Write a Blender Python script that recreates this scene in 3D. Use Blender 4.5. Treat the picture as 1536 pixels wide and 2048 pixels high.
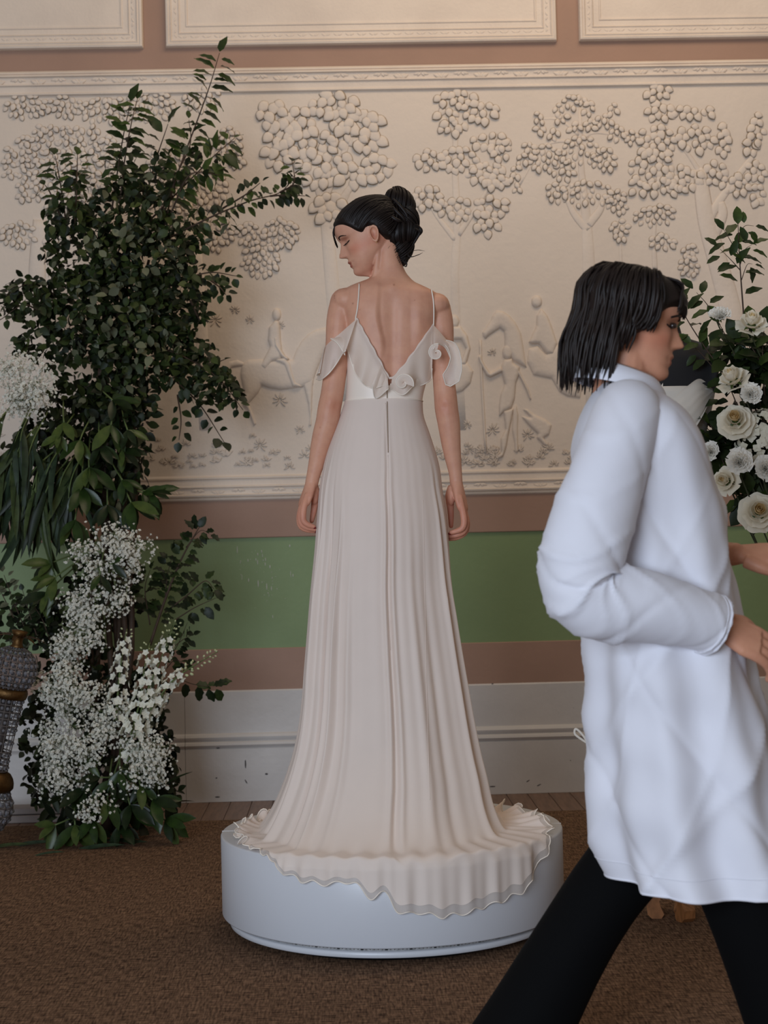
import bpy, bmesh, math, random
import numpy as np
from mathutils import Vector, Matrix

for o in list(bpy.data.objects):
    bpy.data.objects.remove(o, do_unlink=True)
SC = bpy.context.scene
COL = SC.collection

# ------------------------------------------------------------------ camera
F_PX = 3182.6                      # focal length in pixels of the 1536 x 2048 frame
PITCH, ROLL, YAW = 0.0170, -0.0238, 0.0247
CAM = np.array([-0.116, -4.6965, 1.1271])
W = 2.30                           # the back wall's plaster plane is y = W
def _axes():
    fwd = np.array([0, math.cos(PITCH), math.sin(PITCH)])
    up = np.array([0, -math.sin(PITCH), math.cos(PITCH)])
    rt = np.array([1.0, 0, 0])
    r2 = rt*math.cos(ROLL) + up*math.sin(ROLL)
    u2 = -rt*math.sin(ROLL) + up*math.cos(ROLL)
    c, s = math.cos(YAW), math.sin(YAW)
    R = np.array([[c, s, 0], [-s, c, 0], [0, 0, 1]])
    return R@r2, R@u2, R@fwd
RT, UP, FW = _axes()
cam = bpy.data.cameras.new('camera')
camo = bpy.data.objects.new('camera', cam)
COL.objects.link(camo)
M = Matrix.Identity(4)
for i in range(3):
    M[i][0], M[i][1], M[i][2], M[i][3] = RT[i], UP[i], -FW[i], CAM[i]
camo.matrix_world = M
cam.sensor_fit = 'VERTICAL'; cam.sensor_height = 36.0; cam.sensor_width = 27.0
cam.lens = F_PX*36.0/2048
cam.dof.use_dof = True; cam.dof.focus_distance = 4.65; cam.dof.aperture_fstop = 5.6
cam.clip_start = 0.05
SC.camera = camo
def ray(px, py):
    d = RT*(px-768)/F_PX - UP*(py-1024)/F_PX + FW
    return d
def at(px, py, Y):
    """the point of the plane y = Y that the photograph shows at this pixel"""
    d = ray(px, py); return CAM + d*((Y-CAM[1])/d[1])
def onz(px, py, Z=0.0):
    d = ray(px, py); return CAM + d*((Z-CAM[2])/d[2])

# ------------------------------------------------------------------ light
world = bpy.data.worlds.new('world'); SC.world = world
world.use_nodes = True
bg = world.node_tree.nodes['Background']
bg.inputs[0].default_value = (1.0, 0.88, 0.78, 1); bg.inputs[1].default_value = 0.22
def area(name, loc, target, size, energy, color):
    l = bpy.data.lights.new(name, 'AREA'); l.shape = 'RECTANGLE'
    l.size, l.size_y = size; l.energy = energy; l.color = color
    o = bpy.data.objects.new(name, l); COL.objects.link(o)
    o.location = loc
    d = Vector(target)-Vector(loc)
    o.rotation_euler = d.to_track_quat('-Z', 'Y').to_euler()
    return o
area('window_light', (-2.2, -6.6, 1.6), (0.1, 0, 0.9), (2.6, 2.4), 300, (0.71, 0.83, 1.0))
area('room_light', (0.9, 0.4, 4.75), (0.5, 2.3, 2.7), (2.6, 1.0), 46, (1.0, 0.78, 0.56))
SC.view_settings.view_transform = 'Standard'
SC.view_settings.look = 'None'
SC.view_settings.gamma = 1.0
SC.view_settings.use_curve_mapping = False
SC.view_settings.exposure = -0.18

# ------------------------------------------------------------------ helpers
def lin(c):
    return tuple(((v/255.0)/12.92 if v/255.0 <= 0.04045 else ((v/255.0+0.055)/1.055)**2.4) for v in c)
def mat(name, rgb, rough=0.6, var=0.08, scale=6.0, bump=0.0, bscale=60.0, metal=0.0, spec=0.4,
        rgb2=None, sheen=0.0, trans=0.0, alpha=1.0, sss=0.0, coat=0.0, stretch=None, attr=None):
    m = bpy.data.materials.new(name); m.use_nodes = True
    nt = m.node_tree; b = nt.nodes['Principled BSDF']; out = nt.nodes['Material Output']
    L = nt.links
    c = lin(rgb); c2 = lin(rgb2) if rgb2 else tuple(v*(1-var*3) for v in c)
    tc = nt.nodes.new('ShaderNodeTexCoord'); vec = tc.outputs['Object']
    if stretch:
        mp = nt.nodes.new('ShaderNodeMapping'); mp.inputs['Scale'].default_value = stretch
        L.new(vec, mp.inputs[0]); vec = mp.outputs[0]
    n = nt.nodes.new('ShaderNodeTexNoise'); n.inputs['Scale'].default_value = scale
    n.inputs['Detail'].default_value = 6; L.new(vec, n.inputs['Vector'])
    cr = nt.nodes.new('ShaderNodeValToRGB')
    cr.color_ramp.elements[0].position = 0.32; cr.color_ramp.elements[0].color = (*c2, 1)
    cr.color_ramp.elements[1].position = 0.62; cr.color_ramp.elements[1].color = (*c, 1)
    L.new(n.outputs[0], cr.inputs[0])
    col = cr.outputs[0]
    if attr:
        a = nt.nodes.new('ShaderNodeAttribute'); a.attribute_name = attr
        mx = nt.nodes.new('ShaderNodeMix'); mx.data_type = 'RGBA'; mx.blend_type = 'MULTIPLY'
        mx.inputs[0].default_value = 1.0
        L.new(col, mx.inputs[6]); L.new(a.outputs['Color'], mx.inputs[7]); col = mx.outputs[2]
    L.new(col, b.inputs['Base Color'])
    b.inputs['Roughness'].default_value = rough
    b.inputs['Metallic'].default_value = metal
    b.inputs['Specular IOR Level'].default_value = spec
    if sheen: b.inputs['Sheen Weight'].default_value = sheen
    if coat: b.inputs['Coat Weight'].default_value = coat
    if sss:
        b.inputs['Subsurface Weight'].default_value = sss
        b.inputs['Subsurface Radius'].default_value = (0.012, 0.005, 0.003)
        b.inputs['Subsurface Scale'].default_value = 1.0
    if bump:
        n2 = nt.nodes.new('ShaderNodeTexNoise'); n2.inputs['Scale'].default_value = bscale
        n2.inputs['Detail'].default_value = 8; L.new(vec, n2.inputs['Vector'])
        bp = nt.nodes.new('ShaderNodeBump'); bp.inputs['Strength'].default_value = bump
        bp.inputs['Distance'].default_value = 0.01
        L.new(n2.outputs[0], bp.inputs['Height']); L.new(bp.outputs[0], b.inputs['Normal'])
    last = b.outputs[0]
    if trans:
        t = nt.nodes.new('ShaderNodeBsdfTranslucent'); L.new(col, t.inputs[0])
        mx = nt.nodes.new('ShaderNodeMixShader'); mx.inputs[0].default_value = trans
        L.new(last, mx.inputs[1]); L.new(t.outputs[0], mx.inputs[2]); last = mx.outputs[0]
    if alpha < 1:
        t = nt.nodes.new('ShaderNodeBsdfTransparent')
        mx = nt.nodes.new('ShaderNodeMixShader'); mx.inputs[0].default_value = alpha
        L.new(t.outputs[0], mx.inputs[1]); L.new(last, mx.inputs[2]); last = mx.outputs[0]
    L.new(last, out.inputs[0])
    return m
def mesh(name, V, Fc, smooth=True):
    me = bpy.data.meshes.new(name)
    V = np.asarray(V, float).reshape(-1, 3)
    me.from_pydata(V.tolist(), [], [tuple(int(i) for i in f) for f in Fc])
    if smooth: me.polygons.foreach_set('use_smooth', [True]*len(me.polygons))
    me.update(); return me
def obj(name, me, m=None, parent=None, loc=None):
    o = bpy.data.objects.new(name, me); COL.objects.link(o)
    if m is not None and me is not None and len(me.materials) == 0:
        for q in (m if isinstance(m, (list, tuple)) else [m]): me.materials.append(q)
    if loc is not None: o.location = loc
    if parent is not None: o.parent = parent
    return o
def tag(o, label=None, cat=None, group=None, kind=None):
    if label: o['label'] = label
    if cat: o['category'] = cat
    if group: o['group'] = group
    if kind: o['kind'] = kind
    return o
def empty(name, loc, label, cat, group=None):
    o = bpy.data.objects.new(name, None); COL.objects.link(o)
    o.location = loc; o.empty_display_size = 0.1
    return tag(o, label, cat, group)
class MB:
    """collects shapes into one mesh; mi = material slot of the shape"""
    def __init__(s): s.V = []; s.F = []; s.n = 0; s.mi = []
    def add(s, V, Fc, mi=0):
        V = np.asarray(V, float).reshape(-1, 3); b = s.n
        s.V.append(V); s.n += len(V)
        if isinstance(Fc, np.ndarray): Fc = (Fc+b).tolist(); s.F += Fc
        else:
            Fc = [[i+b for i in f] for f in Fc]; s.F += Fc
        s.mi += [mi]*len(Fc); return s
    def build(s, name, m, parent=None, smooth=True, origin=None):
        V = np.concatenate(s.V)
        off = np.zeros(3)
        if parent is not None: off = np.array(parent.location) if parent.parent is None else np.array(parent.location)+np.array(parent.parent.location)
        me = mesh(name, V-off, s.F, smooth)
        o = obj(name, me, m, parent)
        if isinstance(m, (list, tuple)): me.polygons.foreach_set('material_index', s.mi)
        return o
def box(x0, x1, y0, y1, z0, z1):
    V = [(x, y, z) for x in (x0, x1) for y in (y0, y1) for z in (z0, z1)]
    return V, [(0, 1, 3, 2), (4, 6, 7, 5), (0, 4, 5, 1), (2, 3, 7, 6), (0, 2, 6, 4), (1, 5, 7, 3)]
def bevbox(x0, x1, y0, y1, z0, z1, b):
    bm = bmesh.new()
    V, Fc = box(x0, x1, y0, y1, z0, z1)
    vs = [bm.verts.new(v) for v in V]
    for f in Fc: bm.faces.new([vs[i] for i in f])
    bmesh.ops.bevel(bm, geom=list(bm.edges), offset=b, segments=1, affect='EDGES')
    bm.verts.index_update()
    V = [tuple(v.co) for v in bm.verts]; Fc = [[v.index for v in f.verts] for f in bm.faces]
    bm.free(); return V, Fc
def tube(P, r, n=8, cap=True, flat=1.0, fdir=None):
    """a tube along P; flat squeezes it along fdir"""
    P = np.asarray(P, float); k = len(P)
    r = np.broadcast_to(np.asarray(r, float), (k,))
    T = np.gradient(P, axis=0); T /= np.linalg.norm(T, axis=1)[:, None]+1e-12
    up = np.array([0, 0, 1.0]) if abs(T[0][2]) < 0.9 else np.array([1.0, 0, 0])
    if fdir is not None: up = np.asarray(fdir, float)
    V = []; u = up
    a = np.linspace(0, 2*np.pi, n, endpoint=False)
    for i in range(k):
        s = np.cross(T[i], u); s /= np.linalg.norm(s)+1e-12
        u = np.cross(s, T[i])
        uu = up - T[i]*(up@T[i]) if fdir is not None else u
        uu = uu/(np.linalg.norm(uu)+1e-12)
        if fdir is not None: s = np.cross(T[i], uu)
        V.append(P[i]+r[i]*(np.cos(a)[:, None]*s+np.sin(a)[:, None]*uu*flat))
    V = np.concatenate(V)
    Fc = [(i*n+j, i*n+(j+1) % n, (i+1)*n+(j+1) % n, (i+1)*n+j) for i in range(k-1) for j in range(n)]
    if cap: Fc += [tuple(range(n-1, -1, -1)), tuple((k-1)*n+j for j in range(n))]
    return V, Fc
def loft(rings, cap=True):
    k = len(rings); n = len(rings[0]); V = np.concatenate([np.asarray(r, float) for r in rings])
    Fc = [(i*n+j, i*n+(j+1) % n, (i+1)*n+(j+1) % n, (i+1)*n+j) for i in range(k-1) for j in range(n)]
    if cap: Fc += [tuple(range(n-1, -1, -1)), tuple((k-1)*n+j for j in range(n))]
    return V, Fc
def lathe(prof, n=48, c=(0, 0, 0)):
    a = np.linspace(0, 2*np.pi, n, endpoint=False)
    rings = [np.c_[c[0]+r*np.cos(a), c[1]+r*np.sin(a), np.full(n, c[2]+z)] for r, z in prof]
    return loft(rings, cap=False)
def extrude_x(prof, x0, x1):
    """a moulding profile [(y, z)...] swept along x"""
    n = len(prof)
    V = [(x0, y, z) for y, z in prof]+[(x1, y, z) for y, z in prof]
    return V, [(i, i+1, n+i+1, n+i) for i in range(n-1)]+[tuple(range(n-1, -1, -1)), tuple(range(n, 2*n))]
def smooth_path(P, n=24):
    """Catmull-Rom through P"""
    P = np.asarray(P, float); k = len(P)
    Q = np.vstack([2*P[0]-P[1], P, 2*P[-1]-P[-2]])
    t = np.linspace(0, k-1-1e-9, n); i = t.astype(int); f = (t-i)[:, None]
    p0, p1, p2, p3 = Q[i], Q[i+1], Q[i+2], Q[i+3]
    return 0.5*(2*p1+(p2-p0)*f+(2*p0-5*p1+4*p2-p3)*f**2+(3*p1-p0-3*p2+p3)*f**3)
def interp(x, tab):
    tab = np.asarray(tab, float); return np.interp(x, tab[:, 0], tab[:, 1])
def sinterp(x, tab):
    """smooth (monotone-ish) interpolation"""
    tab = np.asarray(tab, float); xs, ys = tab[:, 0], tab[:, 1]
    m = np.gradient(ys, xs); x = np.clip(x, xs[0], xs[-1])
    i = np.clip(np.searchsorted(xs, x, side='right')-1, 0, len(xs)-2)
    h = xs[i+1]-xs[i]; t = (x-xs[i])/h
    return (2*t**3-3*t**2+1)*ys[i]+(t**3-2*t**2+t)*h*m[i]+(-2*t**3+3*t**2)*ys[i+1]+(t**3-t**2)*h*m[i+1]
def basis(d, up=(0, 0, 1)):
    """rows x (along d), y, z"""
    d = np.asarray(d, float); d = d/(np.linalg.norm(d)+1e-12)
    u = np.asarray(up, float); y = np.cross(u, d)
    if np.linalg.norm(y) < 1e-6: y = np.cross(np.array([1.0, 0, 0]), d)
    y /= np.linalg.norm(y); z = np.cross(d, y)
    return np.array([d, y, z])
def ellipsoid(c, r, nu=16, nv=10, rot=None):
    a = np.linspace(0, 2*np.pi, nu, endpoint=False)
    rings = []
    for t in np.linspace(-np.pi/2+0.02, np.pi/2-0.02, nv):
        rings.append(np.c_[np.cos(a)*math.cos(t)*r[0], np.sin(a)*math.cos(t)*r[1], np.full(nu, math.sin(t)*r[2])])
    V, Fc = loft(rings)
    if rot is not None: V = V@np.asarray(rot)
    return V+np.asarray(c), Fc
RNG = np.random.default_rng(11)

# ------------------------------------------------------------------ setting: floor, carpet, wall
m_plaster = mat('cream_plaster', (226, 211, 195), 0.75, var=0.05, scale=2.2, bump=0.25, bscale=35, rgb2=(221, 206, 190))
m_relief = mat('carved_plaster', (228, 213, 197), 0.7, var=0.05, scale=5, bump=0.2, bscale=70, rgb2=(218, 203, 188))
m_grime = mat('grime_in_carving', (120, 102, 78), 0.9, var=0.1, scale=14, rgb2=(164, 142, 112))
m_brown = mat('brown_wall_paint', (166, 133, 114), 0.6, var=0.03, scale=3, bump=0.1, bscale=50)
m_skirt = mat('white_skirting_paint', (206, 201, 196), 0.45, var=0.03, scale=4, bump=0.12, bscale=40)
m_scuff = mat('dark_scuff_mark', (92, 88, 88), 0.8)
def green_mat():
    m = mat('green_wall_paint', (128, 148, 102), 0.55, var=0.03, scale=2.5, bump=0.12, bscale=40)
    return m
m_green = green_mat()
def carpet_mat():
    m = bpy.data.materials.new('brown_woven_carpet'); m.use_nodes = True
    nt = m.node_tree; b = nt.nodes['Principled BSDF']; L = nt.links
    tc = nt.nodes.new('ShaderNodeTexCoord')
    outs = []
    for sc in ((45, 330, 1), (330, 45, 1)):
        mp = nt.nodes.new('ShaderNodeMapping'); mp.inputs['Scale'].default_value = sc
        L.new(tc.outputs['Object'], mp.inputs[0])
        n = nt.nodes.new('ShaderNodeTexNoise'); n.inputs['Scale'].default_value = 0.55; n.inputs['Detail'].default_value = 3
        L.new(mp.outputs[0], n.inputs['Vector']); outs.append(n.outputs[0])
    mx = nt.nodes.new('ShaderNodeMath'); mx.operation = 'MULTIPLY'
    L.new(outs[0], mx.inputs[0]); L.new(outs[1], mx.inputs[1])
    cr = nt.nodes.new('ShaderNodeValToRGB'); e = cr.color_ramp.elements
    e[0].position = 0.14; e[0].color = (*lin((68, 50, 38)), 1)
    e[1].position = 0.40; e[1].color = (*lin((154, 122, 97)), 1)
    L.new(mx.outputs[0], cr.inputs[0])
    n2 = nt.nodes.new('ShaderNodeTexNoise'); n2.inputs['Scale'].default_value = 1.3; n2.inputs['Detail'].default_value = 4
    L.new(tc.outputs['Object'], n2.inputs['Vector'])
    cr2 = nt.nodes.new('ShaderNodeValToRGB')
    cr2.color_ramp.elements[0].color = (0.72, 0.70, 0.68, 1); cr2.color_ramp.elements[1].color = (1, 1, 1, 1)
    L.new(n2.outputs[0], cr2.inputs[0])
    mm = nt.nodes.new('ShaderNodeMix'); mm.data_type = 'RGBA'; mm.blend_type = 'MULTIPLY'; mm.inputs[0].default_value = 1
    L.new(cr.outputs[0], mm.inputs[6]); L.new(cr2.outputs[0], mm.inputs[7])
    L.new(mm.outputs[2], b.inputs['Base Color'])
    b.inputs['Roughness'].default_value = 0.95; b.inputs['Specular IOR Level'].default_value = 0.1
    bp = nt.nodes.new('ShaderNodeBump'); bp.inputs['Strength'].default_value = 0.6; bp.inputs['Distance'].default_value = 0.004
    L.new(mx.outputs[0], bp.inputs['Height']); L.new(bp.outputs[0], b.inputs['Normal'])
    return m
m_carpet = carpet_mat()
m_wood = mat('floor_board_wood', (128, 100, 82), 0.45, var=0.12, scale=5, bump=0.1, bscale=30, stretch=(14, 1.2, 14))
m_gap = mat('dark_gap', (40, 30, 25), 0.9)

X0, X1 = -3.2, 3.2
CARPET_Y = onz(480, 1639)[1]
fl = tag(obj('floor', mesh('floor', *box(X0, X1, -7.0, W+0.1, -0.08, -0.012), smooth=False), m_gap), kind='structure')
pw = 0.0925
plank_me = mesh('floor_board', *bevbox(-pw/2+0.0012, pw/2-0.0012, CARPET_Y-0.03, W+0.01, -0.0119, -0.001, 0.0015), smooth=False)
xj = onz(461, 1605)[0]
for k in range(-24, 32):
    o = obj('floor_board', plank_me, m_wood, fl, (xj+pw*(k+0.5), 0, 0))
cp = obj('carpet', mesh('carpet', *bevbox(X0, X1, -7.0, CARPET_Y, -0.0118, 0.0, 0.003), smooth=False), m_carpet)
tag(cp, 'brown woven carpet covering the floor up to a strip of bare boards', 'carpet')

# back wall: painted slab, proud rails, green band
ZS1, ZG0, ZG1, ZP0, ZP1, ZU = 0.4814, 0.6624, 1.1464, 1.3102, 3.2199, 3.3143
wl = tag(obj('wall_back', mesh('wall_back', *box(X0, X1, W+0.012, W+0.2, -0.05, 4.3), smooth=False), m_brown), kind='structure')
def wallpart(name, b, m, smooth=False): return obj(name, mesh(name, *b, smooth=smooth), m, wl)
wallpart('green_panel', bevbox(X0, X1, W+0.002, W+0.0125, ZG0-0.01, ZG1+0.01, 0.001), m_green)
wallpart('rail', bevbox(X0, X1, W-0.008, W+0.0125, ZG1, ZP0+0.02, 0.003), m_brown)
wallpart('rail', bevbox(X0, X1, W-0.008, W+0.0125, ZS1-0.02, ZG0, 0.003), m_brown)
wallpart('plaster_panel', box(X0, X1, W, W+0.0125, ZP0+0.02, ZP1-0.02), m_plaster)
# chips and runs of pale paint on the green band
ch = MB(); rr = random.Random(4)
for (cx, cy, sx, sy, n) in ((480, 1125, 6, 30, 5), (520, 1120, 8, 20, 9), (537, 1155, 14, 35, 22), (500, 1115, 60, 45, 12), (560, 1150, 30, 30, 8)):
    for k in range(n):
        p = at(rr.gauss(cx, sx), rr.gauss(cy, sy), W+0.0015); w = rr.uniform(.0008, .0022); h = rr.choice((.002, .003, .006, .014, .03))*rr.uniform(.6, 1.2)
        if ZG0+.03 < p[2] < ZG1-.03: ch.add(*ellipsoid(p, (w, .001, h/2), 6, 5))
ch.build('paint_chips', m_skirt, wl)['kind'] = 'stuff'

# skirting
y0 = W-0.02
prof = [(W+0.012, 0), (y0-0.012, 0), (y0-0.012, 0.228), (y0-0.006, 0.232), (y0-0.012, 0.238), (y0-0.018, 0.246), (y0-0.014, 0.256),
        (y0-0.004, 0.262), (y0-0.010, 0.272), (y0-0.012, 0.280), (y0-0.006, 0.290), (y0+0.004, 0.296), (y0+0.006, ZS1-0.006), (y0+0.010, ZS1), (W+0.012, ZS1)]
XJ = at(371, 1500, y0)[0]
bb = tag(obj('baseboard_back', mesh('baseboard_back', *extrude_x(prof, XJ+0.0008, X1), smooth=False), m_skirt), kind='structure')
obj('baseboard_length', mesh('baseboard_length', *extrude_x(prof, X0, XJ-0.0008), smooth=False), m_skirt, bb)
sc = MB()
for (px, py, w, h, a) in ((491, 1528, 1.5, 9, 0), (533, 1548, 3, 2, 0), (492, 1563, 1.2, 5, .5), (433, 1556, 2, 1.5, 0), (435, 1594, 5, 1.5, 0), (985, 1573, 6, 1.2, 0), (1078, 1570, 5, 1, .4),
                          (1056, 1562, 4, 1, .5), (1142, 1479, 4, .8, 0), (436, 1496, 4, 1, 0), (572, 1492, 4, 1, 0), (1147, 1416, 1, 4, 0), (985, 1367.5, 2, 1, 0), (1141, 1521, 1, 1, 0)):
    p = at(px, py, y0-0.0125 if py > 1495 else y0+0.0055)
    c, s = math.cos(a), math.sin(a)
    sc.add(*ellipsoid(p, (w/454, .0008, h/454), 8, 5, rot=[[c, 0, s], [0, 1, 0], [-s, 0, c]]))
sc.build('scuff_mark', m_scuff, bb)['kind'] = 'stuff'

# plaster frame round the relief, with a carved leaf frieze
def frame_prof(z0, sgn, y=W):
    """from the outer edge z0 inwards (sgn = +1 upwards)"""
    P = [(0, 0), (.010, -.016), (.016, -.018), (.020, -.012), (.024, -.022), (.030, -.024), (.034, -.014), (.060, -.010), (.064, -.018), (.068, -.018),
         (.072, -.010), (.098, -.007), (.102, -.013), (.108, -.013), (.113, -.003), (.118, 0)]
    return [(y+0.004, z0)]+[(y+b, z0+sgn*a) for a, b in P]+[(y+0.004, z0+sgn*.118)]
t1 = tag(obj('trim_1', mesh('trim_1', *extrude_x(frame_prof(ZP1, -1), X0, X1), smooth=False), m_relief), kind='structure')
t2 = tag(obj('trim_2', mesh('trim_2', *extrude_x(frame_prof(ZP0-.004, 1), X0, X1), smooth=False), m_relief), kind='structure')
def lens(L, w, h, n=10, curl=0.0, rim=True):
    """a carved leaf lying in the x-z plane, domed towards -y; slot 1 is the grimy rim"""
    t = np.linspace(0, 1, n//2+1)
    hw = w/2*np.sin(np.pi*t**0.8)**0.8
    out = [(L*t[i], hw[i]) for i in range(len(t))]+[(L*t[i], -hw[i]) for i in range(len(t)-2, 0, -1)]
    k = len(out)
    V = [(x, 0.004, z) for x, z in out]+[(x, -h*.55, z) for x, z in out]+[(L*.5+(x-L*.5)*.72, -h*.95, z*.68) for x, z in out]
    V += [(L*.5, -h*1.02, 0)]
    Fc = []; mi = []
    for i in range(k):
        j = (i+1) % k
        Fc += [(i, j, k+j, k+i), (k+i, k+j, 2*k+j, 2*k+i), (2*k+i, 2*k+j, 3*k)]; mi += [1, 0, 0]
    return np.array(V), Fc, mi
orn = MB()
for sx in (-1, 1):
    for (ang, L, w) in ((20, .036, .016), (50, .024, .012)):
        V, Fc, mi = lens(L, w, .006, 10)
        a = math.radians(ang); c, s = math.cos(a), math.sin(a)
        Vr = np.c_[(V[:, 0]*c-V[:, 2]*s)*sx, V[:, 1], V[:, 0]*s+V[:, 2]*c-.012]
        for f, q in zip(Fc, mi): pass
        orn.V.append(Vr); b = orn.n; orn.n += len(Vr); orn.F += [[i+b for i in f] for f in Fc]; orn.mi += mi
orn.add(*ellipsoid((0, -.002, -.01), (.006, .006, .006), 8, 6))
orn_me = mesh('frieze_leaf', np.concatenate(orn.V), orn.F); orn_me.materials.append(m_relief); orn_me.materials.append(m_grime)
orn_me.polygons.foreach_set('material_index', orn.mi)
pitch = 0.0885
for k in range(-21, 22):
    o = obj('frieze_leaf', orn_me, None, t1, (k*pitch, W-.0095, ZP1-.047)); o.scale = (1, 1, -1.0 if k % 2 else 1)
    o = obj('frieze_leaf', orn_me, None, t2, (k*pitch+.04, W-.0095, ZP0-.004+.047)); o.scale = (.9, 1, -0.8 if k % 2 else .8)

# the three panels above
orn2 = MB()
for ang, L in ((25, .022), (155, .022)):
    V, Fc, mi = lens(L, .009, .004, 8); a = math.radians(ang); c, s = math.cos(a), math.sin(a)
    Vr = np.c_[V[:, 0]*c-V[:, 2]*s, V[:, 1], V[:, 0]*s+V[:, 2]*c-.004]
    orn2.V.append(Vr); b = orn2.n; orn2.n += len(Vr); orn2.F += [[i+b for i in f] for f in Fc]; orn2.mi += mi
orn2_me = mesh('frame_leaf', np.concatenate(orn2.V), orn2.F); orn2_me.materials.append(m_relief); orn2_me.materials.append(m_grime)
orn2_me.polygons.foreach_set('material_index', orn2.mi)
PXA = at(286, 60, W)[0]; PXB = at(331, 60, W)[0]; PXC = at(1113, 60, W)[0]; PXD = at(1158, 60, W)[0]
FP = [(0, 0), (.004, -.014), (.012, -.017), (.018, -.012), (.024, -.016), (.030, -.008), (.055, -.006), (.060, -.010), (.066, -.003), (.088, -.002), (.091, -.006), (.096, -.006), (.099, 0.0)]
for n, (a, b) in enumerate(((X0, PXA), (PXB, PXC), (PXD, X1))):
    f = MB(); z0, z1 = ZU, 4.25
    rings = []
    for d, h in [(0, .012)]+FP:
        rings.append([(a+d, W+h, z0+d), (b-d, W+h, z0+d), (b-d, W+h, z1-d), (a+d, W+h, z1-d)])
    f.add(*loft(rings))
    o = tag(f.build('trim_%d' % (3+n), m_relief, smooth=False), kind='structure')
    k = int((b-a-.1)/.052)
    for i in range(k):
        obj('frame_leaf', orn2_me, None, o, (a+.05+(b-a-.1)*(i+.5)/k, W-.005, z0+.043))
    for sx, xx in ((1, a+.043), (-1, b-.043)):
        if abs(xx) < 2.6:
            for i in range(5):
                q = obj('frame_leaf', orn2_me, None, o, (xx, W-.005, z0+.06+.052*i)); q.rotation_euler = (0, math.pi/2*sx, 0)

# ------------------------------------------------------------------ podium
m_podium = mat('white_podium_laminate', (206, 207, 211), 0.35, var=0.01, scale=3, spec=0.5)
m_edge = mat('seam_glint', (245, 245, 245), 0.25)  # glint of light put into the colour of the seam strip
m_strip = mat('led_strip', (188, 186, 184), 0.5, var=.15, scale=90)
m_black = mat('black_chip', (18, 18, 20), 0.5)
m_grey = mat('grey_solder', (110, 106, 102), 0.5)
PH = 0.2793
pod = empty('podium', (0, 0, 0), 'round white turntable podium that the bride stands on', 'podium')
a = np.linspace(0, 2*np.pi, 128, endpoint=False)
o = MB().add(*lathe([(0.0001, PH), (0.30, PH), (0.494, PH), (0.498, PH-.0015), (0.5, PH-.005), (0.5, 0.0535), (0.498, 0.050), (0.44, 0.050)], 160)).build('drum', m_podium, pod)
MB().add(*lathe([(0.466, 0.052), (0.466, 0.036), (0.44, 0.034)], 128)).build('led_strip', m_strip, pod)
MB().add(*lathe([(0.44, 0.037), (0.474, 0.037), (0.478, 0.034), (0.478, 0.022), (0.474, 0.019), (0.42, 0.019)], 128)).build('base_ring', m_podium, pod)
MB().add(*lathe([(0.425, 0.02), (0.42, 0.0005), (0.001, 0.0005)], 96)).build('foot', m_black, pod)
seam = MB().add(*bevbox(-.499, .499, -.0018, .0018, PH-.001, PH+.0008, .0005)); 
so = seam.build('seam', m_edge, pod); so.rotation_euler = (0, 0, math.radians(-1.5))
chip = mesh('led_chip', *bevbox(-.0035, .0035, -.002, .001, -.0045, .0045, .0006)); cell = mesh('led_cell', *bevbox(-.0012, .0012, -.0012, .001, -.004, .004, .0003))
for i in range(34):
    th = math.radians(-90+(i-16.5)*8.0)
    for me, nm, off in ((chip, 'led_chip', 0),)+tuple((cell, 'led_cell', j*8.0/6) for j in range(1, 6)):
        t = th+math.radians(off)
        if -math.pi < t < 0:
            q = obj(nm, me, m_black if nm == 'led_chip' else m_grey, pod, (.4665*math.cos(t), .4665*math.sin(t), .0435)); q.rotation_euler = (0, 0, t+math.pi/2)

# ------------------------------------------------------------------ the carved relief on the wall
def leafmesh(name, L, w, h, tip=0.8):
    n = 7; t = np.linspace(0, 1, n)
    hw = w/2*np.sin(np.pi*t**tip)**0.75
    out = [(L*t[i], hw[i]) for i in range(n)]+[(L*t[i], -hw[i]) for i in range(n-2, 0, -1)]
    k = len(out); out = np.array(out); c = np.array([L*.5, 0])
    r0 = c+(out-c)*1.07+np.sign(out-c)*.0012; r1 = out; r2 = c+(out-c)*.62
    V = np.vstack([np.c_[r0[:, 0], np.full(k, .003), r0[:, 1]], np.c_[r1[:, 0], np.full(k, -h*.5), r1[:, 1]],
                   np.c_[r2[:, 0], np.full(k, -h), r2[:, 1]], [[L*.5, -h*1.05, 0]]])
    Fc = []; mi = []
    for i in range(k):
        j = (i+1) % k
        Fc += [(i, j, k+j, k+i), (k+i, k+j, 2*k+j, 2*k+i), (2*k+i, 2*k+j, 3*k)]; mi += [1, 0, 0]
    me = mesh(name, V, Fc); me.materials.append(m_relief); me.materials.append(m_grime)
    me.polygons.foreach_set('material_index', mi)
    return me, V, Fc, mi
def cluster_pts(rs, cx, cy, rx, ry, sp):
    pts = []
    for _ in range(900):
        a, r = rs.uniform(0, 2*math.pi), math.sqrt(rs.random())
        x, y = cx+.92*rx*r*math.cos(a), cy+.88*ry*r*math.sin(a)
        if all((x-p[0])**2+(y-p[1])**2 > sp*sp for p in pts): pts.append((x, y))
    return pts
def ang_y(dx, dz):
    """rotation about y that turns +x into (dx, dz)"""
    return -math.atan2(dz, dx)
big = leafmesh('relief_leaf', .058, .046, .0058); small = leafmesh('relief_leaf', .041, .033, .0046); tiny = leafmesh('relief_leaf', .031, .022, .004, 0.9)
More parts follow.
